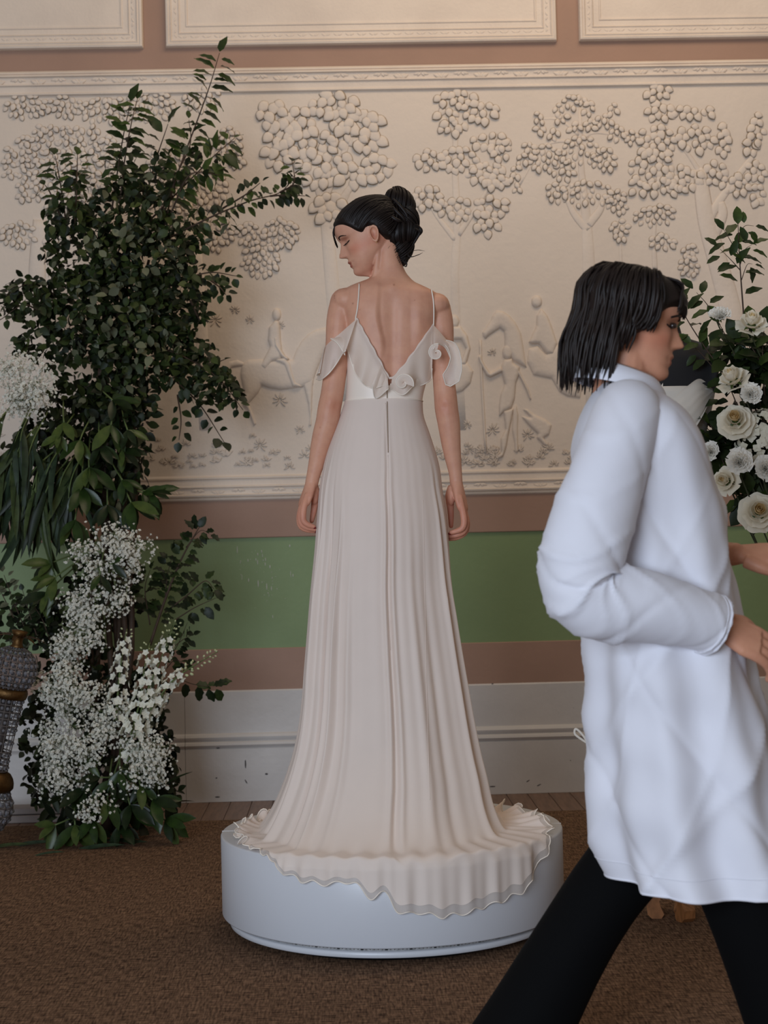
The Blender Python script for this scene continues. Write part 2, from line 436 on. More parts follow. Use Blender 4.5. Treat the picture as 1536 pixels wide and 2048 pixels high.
def relief_tree(name, clusters, kind, sp, trunks, seed, single=True, root=None):
    rs = random.Random(seed)
    tr = MB()
    for P, r in trunks:
        Q = smooth_path([at(x, y, W) for x, y in P], 14)
        if P[0][1] > 560: Q[:, 1] += np.linspace(1, 0, 14)**2*.006
        tr.add(*tube(Q, np.linspace(r[0], r[1], 14), 10, flat=0.26, fdir=(0, 1, 0)))
    tree = tr.build(name, m_relief, wl)
    me, V0, F0, M0 = kind
    mb = MB(); leaves = []
    for (cx, cy, rx, ry) in clusters:
        for (x, y) in cluster_pts(rs, cx, cy, rx, ry, sp):
            dx, dz = (x-cx)/rx*1.0, -(y-(cy-ry*.45))/ry*.8-.35
            L = V0[:, 0].max(); p = at(x, y, W)
            a = math.atan2(dz, dx)+rs.gauss(0, .25); s = rs.uniform(.82, 1.12)
            leaves.append((p, a, s, rs.uniform(-.010, .0)))
    for (p, a, s, off) in leaves:
        L = V0[:, 0].max()*s
        loc = (p[0]-math.cos(a)*L/2, W+off, p[2]-math.sin(a)*L/2)
        if single:
            o = obj('relief_leaf', me, None, tree, loc); o.scale = (s, 1, s)
            o.rotation_euler = (rs.uniform(-.10, .10), -a, rs.uniform(-.12, .12))
        else:
            c, q = math.cos(a), math.sin(a)
            Vr = np.c_[(V0[:, 0]*c-V0[:, 2]*q)*s+loc[0], V0[:, 1]+loc[1], (V0[:, 0]*q+V0[:, 2]*c)*s+loc[2]]
            b = mb.n; mb.V.append(Vr); mb.n += len(Vr); mb.F += [[i+b for i in f] for f in F0]; mb.mi += M0
    if not single:
        f = mb.build('relief_foliage', [m_relief, m_grime], tree); f['kind'] = 'stuff'
    return tree
relief_tree('relief_tree', [(545, 232, 40, 28), (570, 268, 45, 25), (600, 235, 35, 25), (620, 290, 60, 30), (665, 210, 50, 25), (690, 240, 40, 25), (730, 250, 40, 25), (690, 275, 50, 22), (735, 285, 35, 20),
            (560, 315, 40, 25), (655, 330, 65, 24), (700, 355, 60, 22), (760, 335, 35, 25), (640, 355, 40, 22), (660, 420, 45, 30)], big, 16.5,
            [(((700, 800), (672, 640), (660, 520), (652, 440), (640, 380), (612, 320)), (.042, .018)), (((655, 460), (690, 390), (740, 330)), (.022, .010)), (((648, 400), (690, 300), (700, 240)), (.018, .008)),
             (((655, 470), (680, 420), (700, 380)), (.016, .008))], 1)
relief_tree('relief_tree', [(912, 200, 42, 18), (960, 225, 38, 26), (893, 232, 22, 18), (908, 258, 32, 14), (985, 285, 45, 20), (1000, 300, 22, 25), (860, 322, 36, 22), (912, 322, 50, 28), (975, 350, 46, 26), (990, 365, 25, 18),
            (855, 398, 34, 26), (925, 422, 58, 24), (985, 415, 35, 22), (975, 450, 25, 25)], small, 13,
            [(((925, 860), (912, 640), (910, 540), (914, 450), (910, 330), (912, 230)), (.030, .010)), (((912, 480), (880, 440), (860, 410)), (.014, .008)), (((916, 470), (950, 420), (980, 370)), (.014, .007))], 2)
relief_tree('relief_tree', [(1160, 200, 12, 12), (1140, 208, 16, 16), (1176, 218, 14, 16), (1114, 222, 14, 14), (1125, 240, 16, 10), (1228, 222, 14, 14), (1078, 238, 14, 14), (1080, 262, 14, 10), (1106, 270, 12, 12), (1150, 258, 14, 12), (1182, 252, 14, 12),
            (1206, 244, 20, 16), (1235, 268, 20, 18), (1262, 278, 18, 16), (1160, 305, 48, 34), (1090, 318, 34, 30), (1058, 300, 14, 20), (1045, 322, 12, 14), (1030, 352, 14, 24), (1032, 378, 10, 12), (1210, 320, 28, 26), (1128, 345, 22, 22), (1172, 388, 68, 30), (1110, 388, 25, 22)], tiny, 11,
            [(((1190, 860), (1182, 640), (1176, 500), (1172, 430), (1162, 330), (1160, 210)), (.045, .006)), (((1176, 460), (1150, 430), (1135, 400)), (.02, .012)), (((1176, 450), (1200, 420), (1205, 395)), (.02, .012)),
             (((1160, 290), (1120, 282), (1080, 300), (1040, 370)), (.010, .004)), (((1160, 280), (1190, 265), (1250, 275)), (.010, .004)), (((1158, 270), (1120, 240), (1078, 238)), (.008, .003))], 3)
relief_tree('relief_tree', [(1318, 188, 28, 20), (1320, 225, 30, 20), (1312, 285, 40, 40), (1390, 226, 48, 12), (1392, 280, 42, 30), (1446, 285, 12, 38), (1512, 262, 18, 38), (1500, 300, 16, 20), (1300, 340, 50, 40), (1330, 375, 50, 22), (1275, 378, 22, 18), (1368, 358, 40, 26),
            (1425, 345, 28, 24), (1470, 372, 30, 24), (1512, 345, 25, 25), (1515, 390, 14, 24)], small, 13,
            [(((1500, 860), (1465, 640), (1440, 540), (1415, 450), (1405, 390), (1400, 340)), (.06, .03)), (((1412, 450), (1440, 400), (1500, 320), (1515, 290)), (.024, .008)), (((1428, 470), (1445, 430), (1440, 405)), (.025, .02)), (((1400, 345), (1370, 300), (1320, 240)), (.012, .005))], 4)
relief_tree('relief_shrub', [(1240, 462, 20, 24), (1310, 432, 46, 24), (1235, 405, 22, 26), (1325, 486, 28, 18), (1378, 503, 16, 14), (1378, 535, 22, 22), (560, 470, 40, 34), (520, 520, 40, 40), (500, 470, 30, 25), (455, 290, 30, 38), (470, 320, 20, 20)], tiny, 9.5,
            [(((1242, 540), (1241, 500), (1240, 470)), (.008, .005)), (((1310, 540), (1308, 480), (1310, 440)), (.012, .008))], 5, single=False)
relief_tree('relief_tree', [(50, 215, 50, 28), (130, 215, 40, 24), (215, 222, 65, 30), (300, 215, 55, 36), (400, 190, 40, 40)] +
            [(20+28*i, 262+22*j, 14, 11) for j in range(8) for i in range(8) if (i-4)**2/18+(j-3.4)**2/15 < 1.05], tiny, 10.5,
            [(((60, 860), (72, 620), (75, 520), (80, 440)), (.05, .03))], 6, single=False)
relief_tree('relief_tree', [(340, 330, 50, 40), (400, 380, 60, 50), (330, 420, 60, 50), (420, 470, 50, 40), (40, 470, 40, 28), (110, 480, 30, 20)], tiny, 10.5,
            [(((410, 860), (405, 700), (400, 600), (395, 500)), (.035, .02))], 7, single=False)

def inflate(mb, P, D=.014, w=.022, st=.0042):
    """a low domed relief over the outline P (pixels on the wall)"""
    Q = np.array([at(x, y, W)[[0, 2]] for x, y in P]); A, B = Q, np.roll(Q, -1, 0)
    lo, hi = Q.min(0)-st, Q.max(0)+st
    nx, nz = int((hi[0]-lo[0])/st)+2, int((hi[1]-lo[1])/st)+2
    X, Z = np.meshgrid(lo[0]+st*np.arange(nx), lo[1]+st*np.arange(nz), indexing='ij'); G = np.c_[X.ravel(), Z.ravel()]
    ins = np.zeros(len(G), bool); best = np.full(len(G), 9.0); near = G.copy()
    for a, b in zip(A, B):
        c = ((a[1] > G[:, 1]) != (b[1] > G[:, 1])) & (G[:, 0] < (b[0]-a[0])*(G[:, 1]-a[1])/(b[1]-a[1]+1e-12)+a[0]); ins ^= c
        d = b-a; t = np.clip(((G-a)@d)/(d@d+1e-12), 0, 1); q = a+t[:, None]*d; e = np.hypot(*(G-q).T)
        m = e < best; best[m] = e[m]; near[m] = q[m]
    ok = ins | (best < st*1.5)
    pos = np.where(ins[:, None], G, near); d = np.where(ins, np.minimum(best/w, 1), 0)
    y = W+.0015-D*np.sqrt(1-(1-d)**2)
    idx = np.full(len(G), -1); used = np.nonzero(ok)[0]; idx[used] = np.arange(len(used))
    I = idx.reshape(nx, nz); insg = ins.reshape(nx, nz)
    Fc = []
    for i in range(nx-1):
        for j in range(nz-1):
            q = (I[i, j], I[i+1, j], I[i+1, j+1], I[i, j+1])
            if min(q) >= 0 and (insg[i, j] or insg[i+1, j] or insg[i+1, j+1] or insg[i, j+1]): Fc.append(q)
    mb.add(np.c_[pos[used, 0], y[used], pos[used, 1]], Fc)
def zp(L, ox, oy, s=4.653): return [(x/s+ox, y/s+oy) for x, y in L]
def circ(cx, cy, rx, ry, n=20): return [(cx+rx*math.cos(t), cy+ry*math.sin(t)) for t in np.linspace(0, 2*math.pi, n, endpoint=False)]
def relief_fig(name, polys):
    mb = MB()
    for P, D, w in polys: inflate(mb, P, D, w)
    return mb.build(name, m_relief, wl)
Lf = lambda L: zp(L, 400, 560)
relief_fig('relief_horse', [
    (Lf([(410, 770), (450, 742), (570, 735), (700, 748), (860, 740), (900, 640), (950, 560), (1010, 500), (1080, 460), (1170, 440), (1250, 500), (1330, 640), (1280, 680), (1200, 610), (1180, 640), (1130, 740), (1085, 850), (1050, 960), (955, 1000), (860, 1012), (750, 1025), (650, 1010), (575, 985), (550, 1040), (500, 1100), (455, 1150), (390, 1150), (410, 1050), (390, 960), (375, 880), (385, 810)]), .017, .030),
    (Lf([(1065, 900), (1050, 1000), (1045, 1150), (1040, 1250), (1038, 1360), (1010, 1360), (1020, 1280), (1005, 1150), (975, 1030), (955, 960)]), .013, .012),
    (Lf([(390, 1100), (450, 1120), (465, 1180), (495, 1250), (525, 1340), (500, 1360), (470, 1280), (440, 1200), (400, 1170)]), .012, .010),
    (Lf([(415, 770), (350, 742), (270, 760), (215, 840), (180, 905), (230, 885), (300, 815), (405, 800)]), .010, .014)])
relief_fig('relief_rider', [
    (Lf(circ(714, 322, 44, 62)), .020, .02),
    (Lf([(695, 375), (640, 440), (630, 560), (650, 625), (600, 720), (550, 800), (610, 852), (680, 762), (760, 742), (770, 690), (755, 560), (748, 440), (735, 380)]), .022, .02),
    (Lf([(690, 745), (780, 800), (810, 880), (850, 985), (860, 1000), (945, 1003), (950, 985), (895, 950), (865, 850), (850, 780), (790, 715)]), .024, .014),
    (Lf([(685, 540), (690, 620), (750, 715), (810, 755), (835, 735), (790, 700), (730, 600), (715, 520)]), .028, .010)])
Rf = lambda L: zp(L, 860, 560)
relief_fig('relief_man', [
    (Rf(circ(722, 672, 52, 74)), .020, .02),
    (Rf([(690, 735), (660, 800), (660, 850), (675, 910), (692, 972), (655, 1060), (637, 1180), (640, 1275), (690, 1230), (760, 1195), (790, 1100), (802, 960), (830, 880), (835, 810), (775, 770), (765, 730)]), .020, .02),
    (Rf([(665, 800), (560, 862), (515, 805), (480, 740), (470, 680), (445, 720), (465, 780), (520, 890), (560, 912), (680, 855)]), .020, .010),
    (Rf([(810, 800), (860, 900), (915, 1010), (945, 1110), (930, 1120), (890, 1020), (830, 900), (800, 860)]), .016, .010),
    (Rf([(680, 1220), (700, 1390), (655, 1480), (660, 1600), (620, 1668), (680, 1645), (712, 1550), (732, 1430), (762, 1290), (778, 1190)]), .018, .012),
    (Rf([(770, 1200), (760, 1400), (780, 1500), (790, 1605), (822, 1605), (818, 1450), (822, 1250), (800, 1150)]), .012, .012)])
mb = MB(); mb.add(*tube(smooth_path([at(*p, W-.004) for p in Rf([(468, 560), (476, 800), (490, 1100), (520, 1610)])], 12), .005, 8)); mb.build('relief_staff', m_relief, wl)
relief_fig('relief_horse', [
    (Rf([(620, 282), (580, 330), (560, 380), (510, 450), (483, 490), (495, 532), (520, 548), (545, 522), (590, 492), (650, 452), (685, 480), (692, 560), (690, 640), (780, 760), (900, 820), (860, 560), (845, 490), (800, 400), (740, 330), (680, 290)]), .018, .026)])
relief_fig('relief_rider', [(Rf(circ(992, 202, 52, 60)), .018, .02),
    (Rf([(1035, 262), (990, 330), (985, 430), (930, 550), (915, 578), (945, 600), (1010, 600), (1080, 690), (1150, 700), (1185, 590), (1130, 420), (1092, 330)]), .020, .02)])
relief_fig('relief_horse', [(Rf([(915, 640), (900, 760), (960, 885), (1130, 920), (1200, 1040), (1280, 1085), (1400, 1100), (1450, 800), (1380, 700), (1180, 600), (1080, 690), (1000, 610)]), .016, .035)])
relief_fig('relief_dog', [(Rf([(860, 1200), (935, 1280), (845, 1265), (915, 1350), (1000, 1432), (990, 1470), (1060, 1540), (1105, 1545), (1060, 1470), (1110, 1440), (1135, 1350), (1080, 1300), (960, 1245), (905, 1200)]), .014, .018)])
relief_fig('relief_man', [(Rf(circ(225, 385, 50, 64)), .018, .02),
    (Rf([(200, 430), (285, 430), (350, 520), (378, 640), (335, 800), (270, 790), (330, 640), (290, 560), (200, 560)]), .020, .016),
    (Rf([(200, 760), (350, 765), (405, 850), (380, 960), (300, 1040), (200, 1070)]), .018, .03)])
# low plants along the foot of the relief, faint tree trunks beyond
rs = random.Random(9); mb = MB()
me, V0, F0, M0 = leafmesh('relief_frond', .036, .0075, .004)
bpy.data.meshes.remove(me)
def fan(px, py, n, size, spread):
    for k in range(n):
        a = math.pi/2+(k/(n-1)-.5)*spread+rs.gauss(0, .06); p = at(px, py, W); s = size*rs.uniform(.7, 1.1)
        c, q = math.cos(a), math.sin(a)
        Vr = np.c_[((V0[:, 0]+.006)*c-V0[:, 2]*q)*s+p[0], V0[:, 1]+W-.001, ((V0[:, 0]+.006)*q+V0[:, 2]*c)*s+p[2]]
        b = mb.n; mb.V.append(Vr); mb.n += len(Vr); mb.F += [[i+b for i in f] for f in F0]; mb.mi += M0
for k in range(170): fan(rs.uniform(-20, 1540), 935-abs(rs.gauss(0, 1))*26, rs.choice((6, 7, 9)), rs.uniform(.4, .8), rs.uniform(2.0, 3.6))
for (x, y) in ((985, 860), (990, 910), (1055, 870), (1060, 925), (985, 705), (940, 900), (935, 850), (500, 640), (470, 620), (560, 650), (560, 800), (600, 860), (520, 890), (640, 900), (430, 640)): fan(x, y, 9, rs.uniform(.5, .9), 5.0)
mb.build('relief_plants', [m_relief, m_grime], wl)['kind'] = 'stuff'

# ------------------------------------------------------------------ people: shared tools
def project(V):
    V = np.asarray(V, float)-CAM
    d = V@FW
    return np.c_[768+F_PX*(V@RT)/d, 1024-F_PX*(V@UP)/d]
def remesh(V, Fc, voxel, name):
    me = mesh('tmp', V, Fc); o = bpy.data.objects.new('tmp', me); COL.objects.link(o)
    md = o.modifiers.new('r', 'REMESH'); md.mode = 'VOXEL'; md.voxel_size = voxel
    dg = bpy.context.evaluated_depsgraph_get(); ev = o.evaluated_get(dg)
    new = bpy.data.meshes.new_from_object(ev); new.name = name
    bpy.data.objects.remove(o); bpy.data.meshes.remove(me)
    return new
def get_co(me):
    a = np.empty(len(me.vertices)*3); me.vertices.foreach_get('co', a); return a.reshape(-1, 3)
def set_co(me, V):
    me.vertices.foreach_set('co', np.ascontiguousarray(V, dtype=np.float32).ravel()); me.update()
def laplace(me, wt, it):
    """masked smoothing; wt = per-vertex weight 0..1 for each step"""
    V = get_co(me); e = np.empty(len(me.edges)*2, int); me.edges.foreach_get('vertices', e); e = e.reshape(-1, 2)
    V_all = V; act = np.nonzero(wt > 1e-4)[0]; e_all = e
    if len(act) < .6*len(V):            # only the masked vertices and their neighbours take part
        m = np.zeros(len(V), bool); m[act] = True; e = e[m[e].any(1)]
        sub = np.unique(e); ix = np.full(len(V), -1); ix[sub] = np.arange(len(sub))
        V = V[sub]; e = ix[e]; wt = wt[sub]
    else: sub = None
    deg = np.bincount(e.ravel(), minlength=len(V)).astype(float)[:, None]
    for k in range(it):
        for f in (0.5, -0.51):
            S = np.zeros_like(V)
            for ax in range(3):
                S[:, ax] = np.bincount(e[:, 0], V[e[:, 1], ax], len(V))+np.bincount(e[:, 1], V[e[:, 0], ax], len(V))
            V = V+(S/deg-V)*f*wt[:, None]
    if sub is not None: V_all[sub] = V; V = V_all
    set_co(me, V); return V
def normals(me):
    a = np.empty(len(me.vertices)*3); me.vertices.foreach_get('normal', a) if False else me.vertex_normals.foreach_get('vector', a)
    return a.reshape(-1, 3)
def paint(me, C, name='tint'):
    at_ = me.color_attributes.new(name, 'FLOAT_COLOR', 'POINT')
    at_.data.foreach_set('color', np.c_[C, np.ones(len(C))].astype(np.float32).ravel())
def shade_smooth(me): me.polygons.foreach_set('use_smooth', [True]*len(me.polygons))
def g(d, s): return np.exp(-(d/s)**2)
HZ = lambda z: np.where(z > .13, .13+(z-.13)*.86, z)
FRONT = [(-.012, .052), (-.004, .066), (0, .074), (.006, .084), (.015, .090), (.024, .0885), (.030, .0865), (.036, .0905), (.041, .0925), (.0465, .0885), (.052, .0945), (.057, .0925), (.063, .0885), (.069, .094), (.074, .107),
         (.079, .1125), (.084, .110), (.092, .104), (.102, .0975), (.112, .0925), (.118, .0905), (.126, .093), (.14, .0955), (.16, .0945), (.18, .085), (.2, .062), (.215, .028), (.222, -.008)]
SIDEF = [(-.012, .05), (0, .070), (.01, .080), (.03, .0815), (.05, .083), (.065, .0825), (.08, .081), (.1, .0815), (.115, .080), (.126, .0875), (.14, .092), (.16, .092), (.18, .0835), (.2, .061), (.215, .027), (.222, -.008)]
BACKF = [(-.012, .044), (0, .034), (.015, .012), (.03, -.006), (.05, -.040), (.07, -.066), (.09, -.082), (.11, -.091), (.135, -.096), (.16, -.094), (.18, -.084), (.2, -.060), (.215, -.030), (.222, -.012)]
HALFW = [(-.012, .006), (0, .016), (.01, .028), (.02, .037), (.035, .047), (.05, .054), (.07, .060), (.1, .0665), (.13, .0705), (.16, .0715), (.18, .066), (.2, .051), (.215, .026), (.222, .003)]
def head_grid(nz=96, na=96):
    z = np.linspace(-.012, .222, nz); ph = np.linspace(0, 2*np.pi, na, endpoint=False)
    Z, A = np.meshgrid(z, ph, indexing='ij')
    xf, xs, xb, hw = sinterp(Z, FRONT), sinterp(Z, SIDEF), sinterp(Z, BACKF), sinterp(Z, HALFW)
    n = 2.25; c, s = np.cos(A), np.sin(A)
    mid = np.where(Z < .05, xs*.45+xb*.55, 0.0+np.minimum(xs-.03, .0)); mid = (xs+xb)/2
    X = mid+(xs-mid)*np.sign(c)*np.abs(c)**(2/n)
    Y = hw*np.sign(s)*np.abs(s)**(2/n)
    sg = np.where(Z > .1, .010, np.where(Z > .066, .010+(0.1-Z)*.12, .024)); sg = np.where(Z < .03, .022, sg)
    fr = np.clip(c*1.6, 0, 1)
    X += (xf-xs)*np.exp(-(np.abs(Y)/sg)**2.2)*fr
    # eye sockets, cheekbones
    for q in (1, -1):
        X -= .0105*g(Y-q*.031, .015)*g(Z-.113, .011)*fr
        X += .0075*g(Y-q*.031, .0115)*g(Z-.1105, .0085)*fr
        X += .003*g(Y-q*.032, .018)*g(Z-.1275, .006)*fr
        X += .003*g(Y-q*.040, .016)*g(Z-.086, .014)*fr
        X += .004*g(Y-q*.013, .006)*g(Z-.074, .007)*fr
        X -= .002*g(Y-q*.024, .006)*g(Z-.047, .006)*fr
    Z = HZ(Z)
    return np.stack([X, Y, Z], -1)
HG = head_grid()
def head_parts(T, s):
    """the head as closed shapes; T maps local (facing +x, left +y, chin at the origin) to the world"""
    nz, na = HG.shape[:2]
    V, Fc = loft([T(HG[i]*s) for i in range(nz)])
    out = [(V, Fc)]
    for q in (1, -1):
        c = np.array([-.014, q*.0665, .090])
        R = np.array([[.97, 0, .22], [0, 1, 0], [-.22, 0, .97]])
        t = np.linspace(0, 2*np.pi, 18, endpoint=False)
        ring = lambda k, off, dx=0: T((c+np.c_[np.cos(t)*.0140*k*(1+.2*np.sin(t))+dx, np.full(18, q*off), np.sin(t)*.0265*k]@R)*s)
        out.append(loft([ring(.70, -.006), ring(.92, .004), ring(1.04, .011), ring(1.0, .0145), ring(.84, .0145), ring(.70, .009, .001), ring(.62, .0045, .002), ring(.3, .003, .003)]))
    return out
SKIN = mat('skin', (214, 160, 132), 0.5, var=0.02, scale=30, bump=0.05, bscale=220, spec=0.35, sss=0.12, attr='tint', rgb2=(205, 150, 124))
HAIR = mat('dark_brown_hair', (27, 18, 15), 0.5, var=0.1, scale=40, spec=0.3, stretch=(1, 1, 1))
LIP = mat('rose_lips', (176, 96, 88), 0.4, var=.02)
NAIL = mat('red_nail_varnish', (120, 14, 24), 0.2, spec=.6)
LASH = mat('black_lashes', (14, 11, 11), 0.6)
def finger(P, r, n=10):
    Q = smooth_path(P, 14); rr = np.interp(np.linspace(0, 1, 14), np.linspace(0, 1, len(r)), r)
    V, Fc = tube(Q, rr, n)
    e = ellipsoid(Q[-1], (r[-1],)*3, 10, 7)
    return [(V, Fc), e]
def limb(P, r, n=20, k=40, sq=None):
    Q = smooth_path(P, k); rr = sinterp(np.linspace(0, 1, k), np.c_[np.linspace(0, 1, len(r)), r])
    return [tube(Q, rr, n), ellipsoid(Q[0], (r[0],)*3, 16, 10), ellipsoid(Q[-1], (r[-1],)*3, 16, 10)]
def pack(parts):
    V = []; Fc = []; n = 0
    for v, f in parts:
        v = np.asarray(v); V.append(v); Fc += [[i+n for i in q] for q in f]; n += len(v)
    return np.concatenate(V), Fc

# ------------------------------------------------------------------ the bride
BY = 0.0
b_ = lambda px, py, y=0.0: at(px, py, BY+y)
TORSO = np.array([  # py left, py right, x left, x right, back, front
    (1095, 1095, 668, 874, -.108, .085), (1060, 1060, 665, 872, -.110, .085), (995, 995, 664, 871, -.112, .09), (945, 945, 670, 862, -.104, .09), (900, 900, 677, 854, -.094, .09), (855, 855, 687, 845, -.084, .09), (800, 800, 695, 841, -.081, .092),
    (760, 760, 697, 850, -.085, .105), (720, 720, 697, 858, -.092, .120), (680, 680, 694, 866, -.098, .115), (645, 648, 690, 872, -.101, .100), (614, 624, 682, 878, -.100, .082), (592, 604, 684, 877, -.094, .066),
    (576, 587, 694, 872, -.084, .054), (568, 577, 712, 854, -.074, .050), (560, 567, 734, 832, -.066, .050), (551, 553, 745, 817, -.060, .050), (538, 538, 750, 808, -.056, .050), (518, 518, 752, 801, -.053, .046), (495, 495, 752, 798, -.05, .044), (470, 470, 758, 796, -.045, .04)], float)
PYM = TORSO[:, 0][::-1]
def torso_cols(py):
    return [sinterp(np.asarray(py, float), np.c_[TORSO[::-1, 0], TORSO[::-1, k]]) for k in range(1, 6)]
def torso_ring(py, n=64, off=0.0, ex=2.35):
    pr, xl, xr, yb, yf = [float(v) for v in torso_cols(py)]
    L, R = b_(xl, py), b_(xr, pr); c = (L+R)/2; ax = (R-L)/2; h = np.linalg.norm(ax); ax = ax/h
    a = np.linspace(0, 2*np.pi, n, endpoint=False)
    co, si = np.cos(a), np.sin(a)
    cx = np.sign(co)*np.abs(co)**(2/ex); sy = np.sign(si)*np.abs(si)**(2/ex)
    yy = np.where(sy < 0, -yb+off, yf+off)*sy
    return c+cx[:, None]*ax*(h+off)+np.c_[np.zeros(n), yy, np.zeros(n)]
def back_y(px, py, off=0.0, ex=2.35):
    pr, xl, xr, yb, yf = [float(v) for v in torso_cols(py)]
    u = min(abs((px-(xl+xr)/2)/((xr-xl)/2)), .98)
    return (yb-off)*(1-u**ex)**(1/ex)
parts = [loft([torso_ring(py) for py in np.r_[np.linspace(1095, 600, 40), np.linspace(595, 470, 30)]])]
# bust and legs under the gown
for px in (735, 812): parts.append(ellipsoid(b_(px, 705, .085), (.055, .045, .055)))
for sx, px in ((-1, 735), (1, 815)):
    h = b_(px, 1080, .0); f = np.array([h[0]*.8, -.02, PH+.10])
    k = (h+f)/2+np.array([0, .02, .03])
    parts += limb([h, h*.55+k*.45, k, k*.5+f*.5, f], [.088, .078, .056, .054, .036])
    toe = np.array([f[0], .15, PH+.018])
    parts += [tube(smooth_path([f+[0, -.03, -.03], (f+toe)/2+[0, 0, .0], toe], 8), [.034, .036, .034, .034, .033, .03, .025, .012], 12)]
# arms
LA = [(688, 604, 0), (679, 640, -.005), (675, 690, -.008), (671, 740, -.012), (664, 790, -.016), (659, 815, -.016), (655, 842, -.012), (647, 868, -.008), (640, 895, -.004), (634, 922, 0), (627, 950, .002), (623, 968, .004)]
LR = [.041, .0385, .0355, .034, .034, .0345, .0345, .032, .0285, .0245, .0205, .0195]
parts += limb([b_(*p) for p in LA], LR)
RA = [(875, 616, 0), (883, 650, -.005), (885, 700, -.008), (887, 750, -.012), (891, 795, -.016), (893, 818, -.016), (897, 842, -.012), (900, 868, -.008), (903, 895, -.004), (907, 922, 0), (911, 948, .002), (912.5, 966, .004)]
RR = [.039, .0355, .0335, .0325, .034, .0345, .0335, .031, .0275, .0235, .0195, .0190]
parts += limb([b_(*p) for p in RA], RR)
parts.append(ellipsoid(b_(694, 601, -.012), (.044, .046, .038))); parts.append(ellipsoid(b_(870, 610, -.012), (.044, .046, .036)))
# hands: [left, right]; the palm turns in to the thigh, fingers curled, thumb towards the dress
def hand(wrist, mcp, fingers, thumb, s):
    P = []
    w, m = b_(*wrist), b_(*mcp)
    rings = []
    for t in np.linspace(0, 1, 9):
        c = w*(1-t)+m*t; ax = (.0175*(1-t)+.0120*t)*(1 if t < .98 else .8); ay = (.021+(.0365-.021)*min(1, t*1.6))*(1 if t < .98 else .9)
        a = np.linspace(0, 2*np.pi, 18, endpoint=False)
        # the hand is turned a little so that its palm shows
        cs, sn = math.cos(.42*s), math.sin(.42*s)
        x, y = np.cos(a)*ax, np.sin(a)*ay
        rings.append(c+np.c_[x*cs-y*sn, x*sn+y*cs, np.zeros(18)])
    P.append(loft(rings))
    for f in fingers:
        r0 = np.array(f[0], float); wv = np.array([(wrist[0]+r0[0])/2, (wrist[1]+r0[1])/2, r0[2]*.6])
        P += finger([b_(*q) for q in [tuple(wv)]+list(f)], [.0088, .0096, .0100, .0092, .0082, .0066])
    th0 = np.array(thumb[1], float); P.append(ellipsoid(b_(th0[0]-2*s, th0[1]+2, th0[2]-.006), (.013, .017, .026)))
    P += finger([b_(*q) for q in thumb], [.016, .0145, .0105, .0088, .0070])
    return P
LFING = [[(609, 1010, -.030), (606, 1030, -.034), (608, 1043, -.034), (617, 1050, -.033), (627, 1053, -.031)],
         [(606, 1012, -.010), (601, 1034, -.014), (604, 1049, -.016), (616, 1056, -.016), (630, 1059, -.014)],
         [(604, 1012, .010), (599, 1036, .006), (602, 1053, .004), (615, 1060, .002), (629, 1062, .002)],
         [(606, 1012, .028), (602, 1034, .026), (605, 1050, .024), (616, 1057, .022), (627, 1058, .020)]]
LTH = [(626, 972, .012), (631, 990, .022), (629, 1012, .026), (626, 1030, .028), (623.5, 1042, .028)]
parts += hand((622.5, 966, .004), (607, 1012, .0), LFING, LTH, 1)
RFING = [[(925, 1022, -.030), (928, 1042, -.034), (925, 1056, -.034), (914, 1062, -.033), (902, 1065, -.031)],
         [(928, 1024, -.010), (932, 1047, -.014), (927, 1063, -.016), (914, 1070, -.016), (898, 1073, -.014)],
         [(929, 1024, .010), (934, 1048, .006), (929, 1066, .004), (914, 1075, .002), (897, 1078, .002)],
         [(927, 1024, .028), (931, 1044, .026), (926, 1060, .024), (913, 1066, .022), (900, 1068, .020)]]
RTH = [(906, 974, .012), (900, 992, .022), (901, 1015, .026), (902, 1036, .028), (902, 1052, .028)]
parts += hand((913, 964, .004), (926.5, 1022, .0), RFING, RTH, -1)
# head, turned to her left and bowed
HP, HS = math.radians(23), .96
HX = np.array([-math.cos(HP)*math.cos(.05), math.cos(HP)*math.sin(.05), -math.sin(HP)])
HZv = np.array([-math.sin(HP), 0, math.cos(HP)]); HZv -= HX*(HZv@HX); HZv /= np.linalg.norm(HZv)
HYv = np.cross(HZv, HX)
chin = b_(719.5, 553.5, -.004)-(HX*.078)*HS
def TB(p): p = np.asarray(p, float); return chin+p[..., 0:1]*HX+p[..., 1:2]*HYv+p[..., 2:3]*HZv
parts += head_parts(TB, HS)
parts += [tube(smooth_path([b_(776, 575, -.008), b_(774, 545, -.008), b_(771, 510, -.004), b_(772, 470, 0)], 14), [.050, .047, .044, .042, .041, .040, .040, .040, .041, .042, .043, .044, .045, .045], 24)]
# sternomastoid cord from behind the ear
parts += [tube(smooth_path([b_(757, 490, -.040), b_(755, 520, -.0395), b_(752, 552, -.036)], 8), [.010, .010, .0095, .009, .009, .0095, .011, .012], 12)]
V, Fc = pack(parts)
body_me = remesh(V, Fc, 0.0027, 'body')
V = get_co(body_me)
hl = (V-chin)@np.array([HX, HYv, HZv]).T/HS          # head coordinates
inface = np.clip(1-(np.linalg.norm(hl-np.array([.055, 0, .08]), axis=1)-.075)/.02, 0, 1)
hands = (V[:, 2] < b_(768, 985)[2]) & (np.abs(V[:, 0]+.0) > .165) & (V[:, 2] > b_(768, 1095)[2])
wt = np.where(hands, .45, 1.0)*(1-inface*.88)
V = laplace(body_me, wt, 16)
pj = project(V); shw = np.clip(1-np.minimum(np.hypot((pj[:, 0]-688)/44, (pj[:, 1]-612)/50), np.hypot((pj[:, 0]-876)/44, (pj[:, 1]-624)/50))**2, 0, 1)*.95
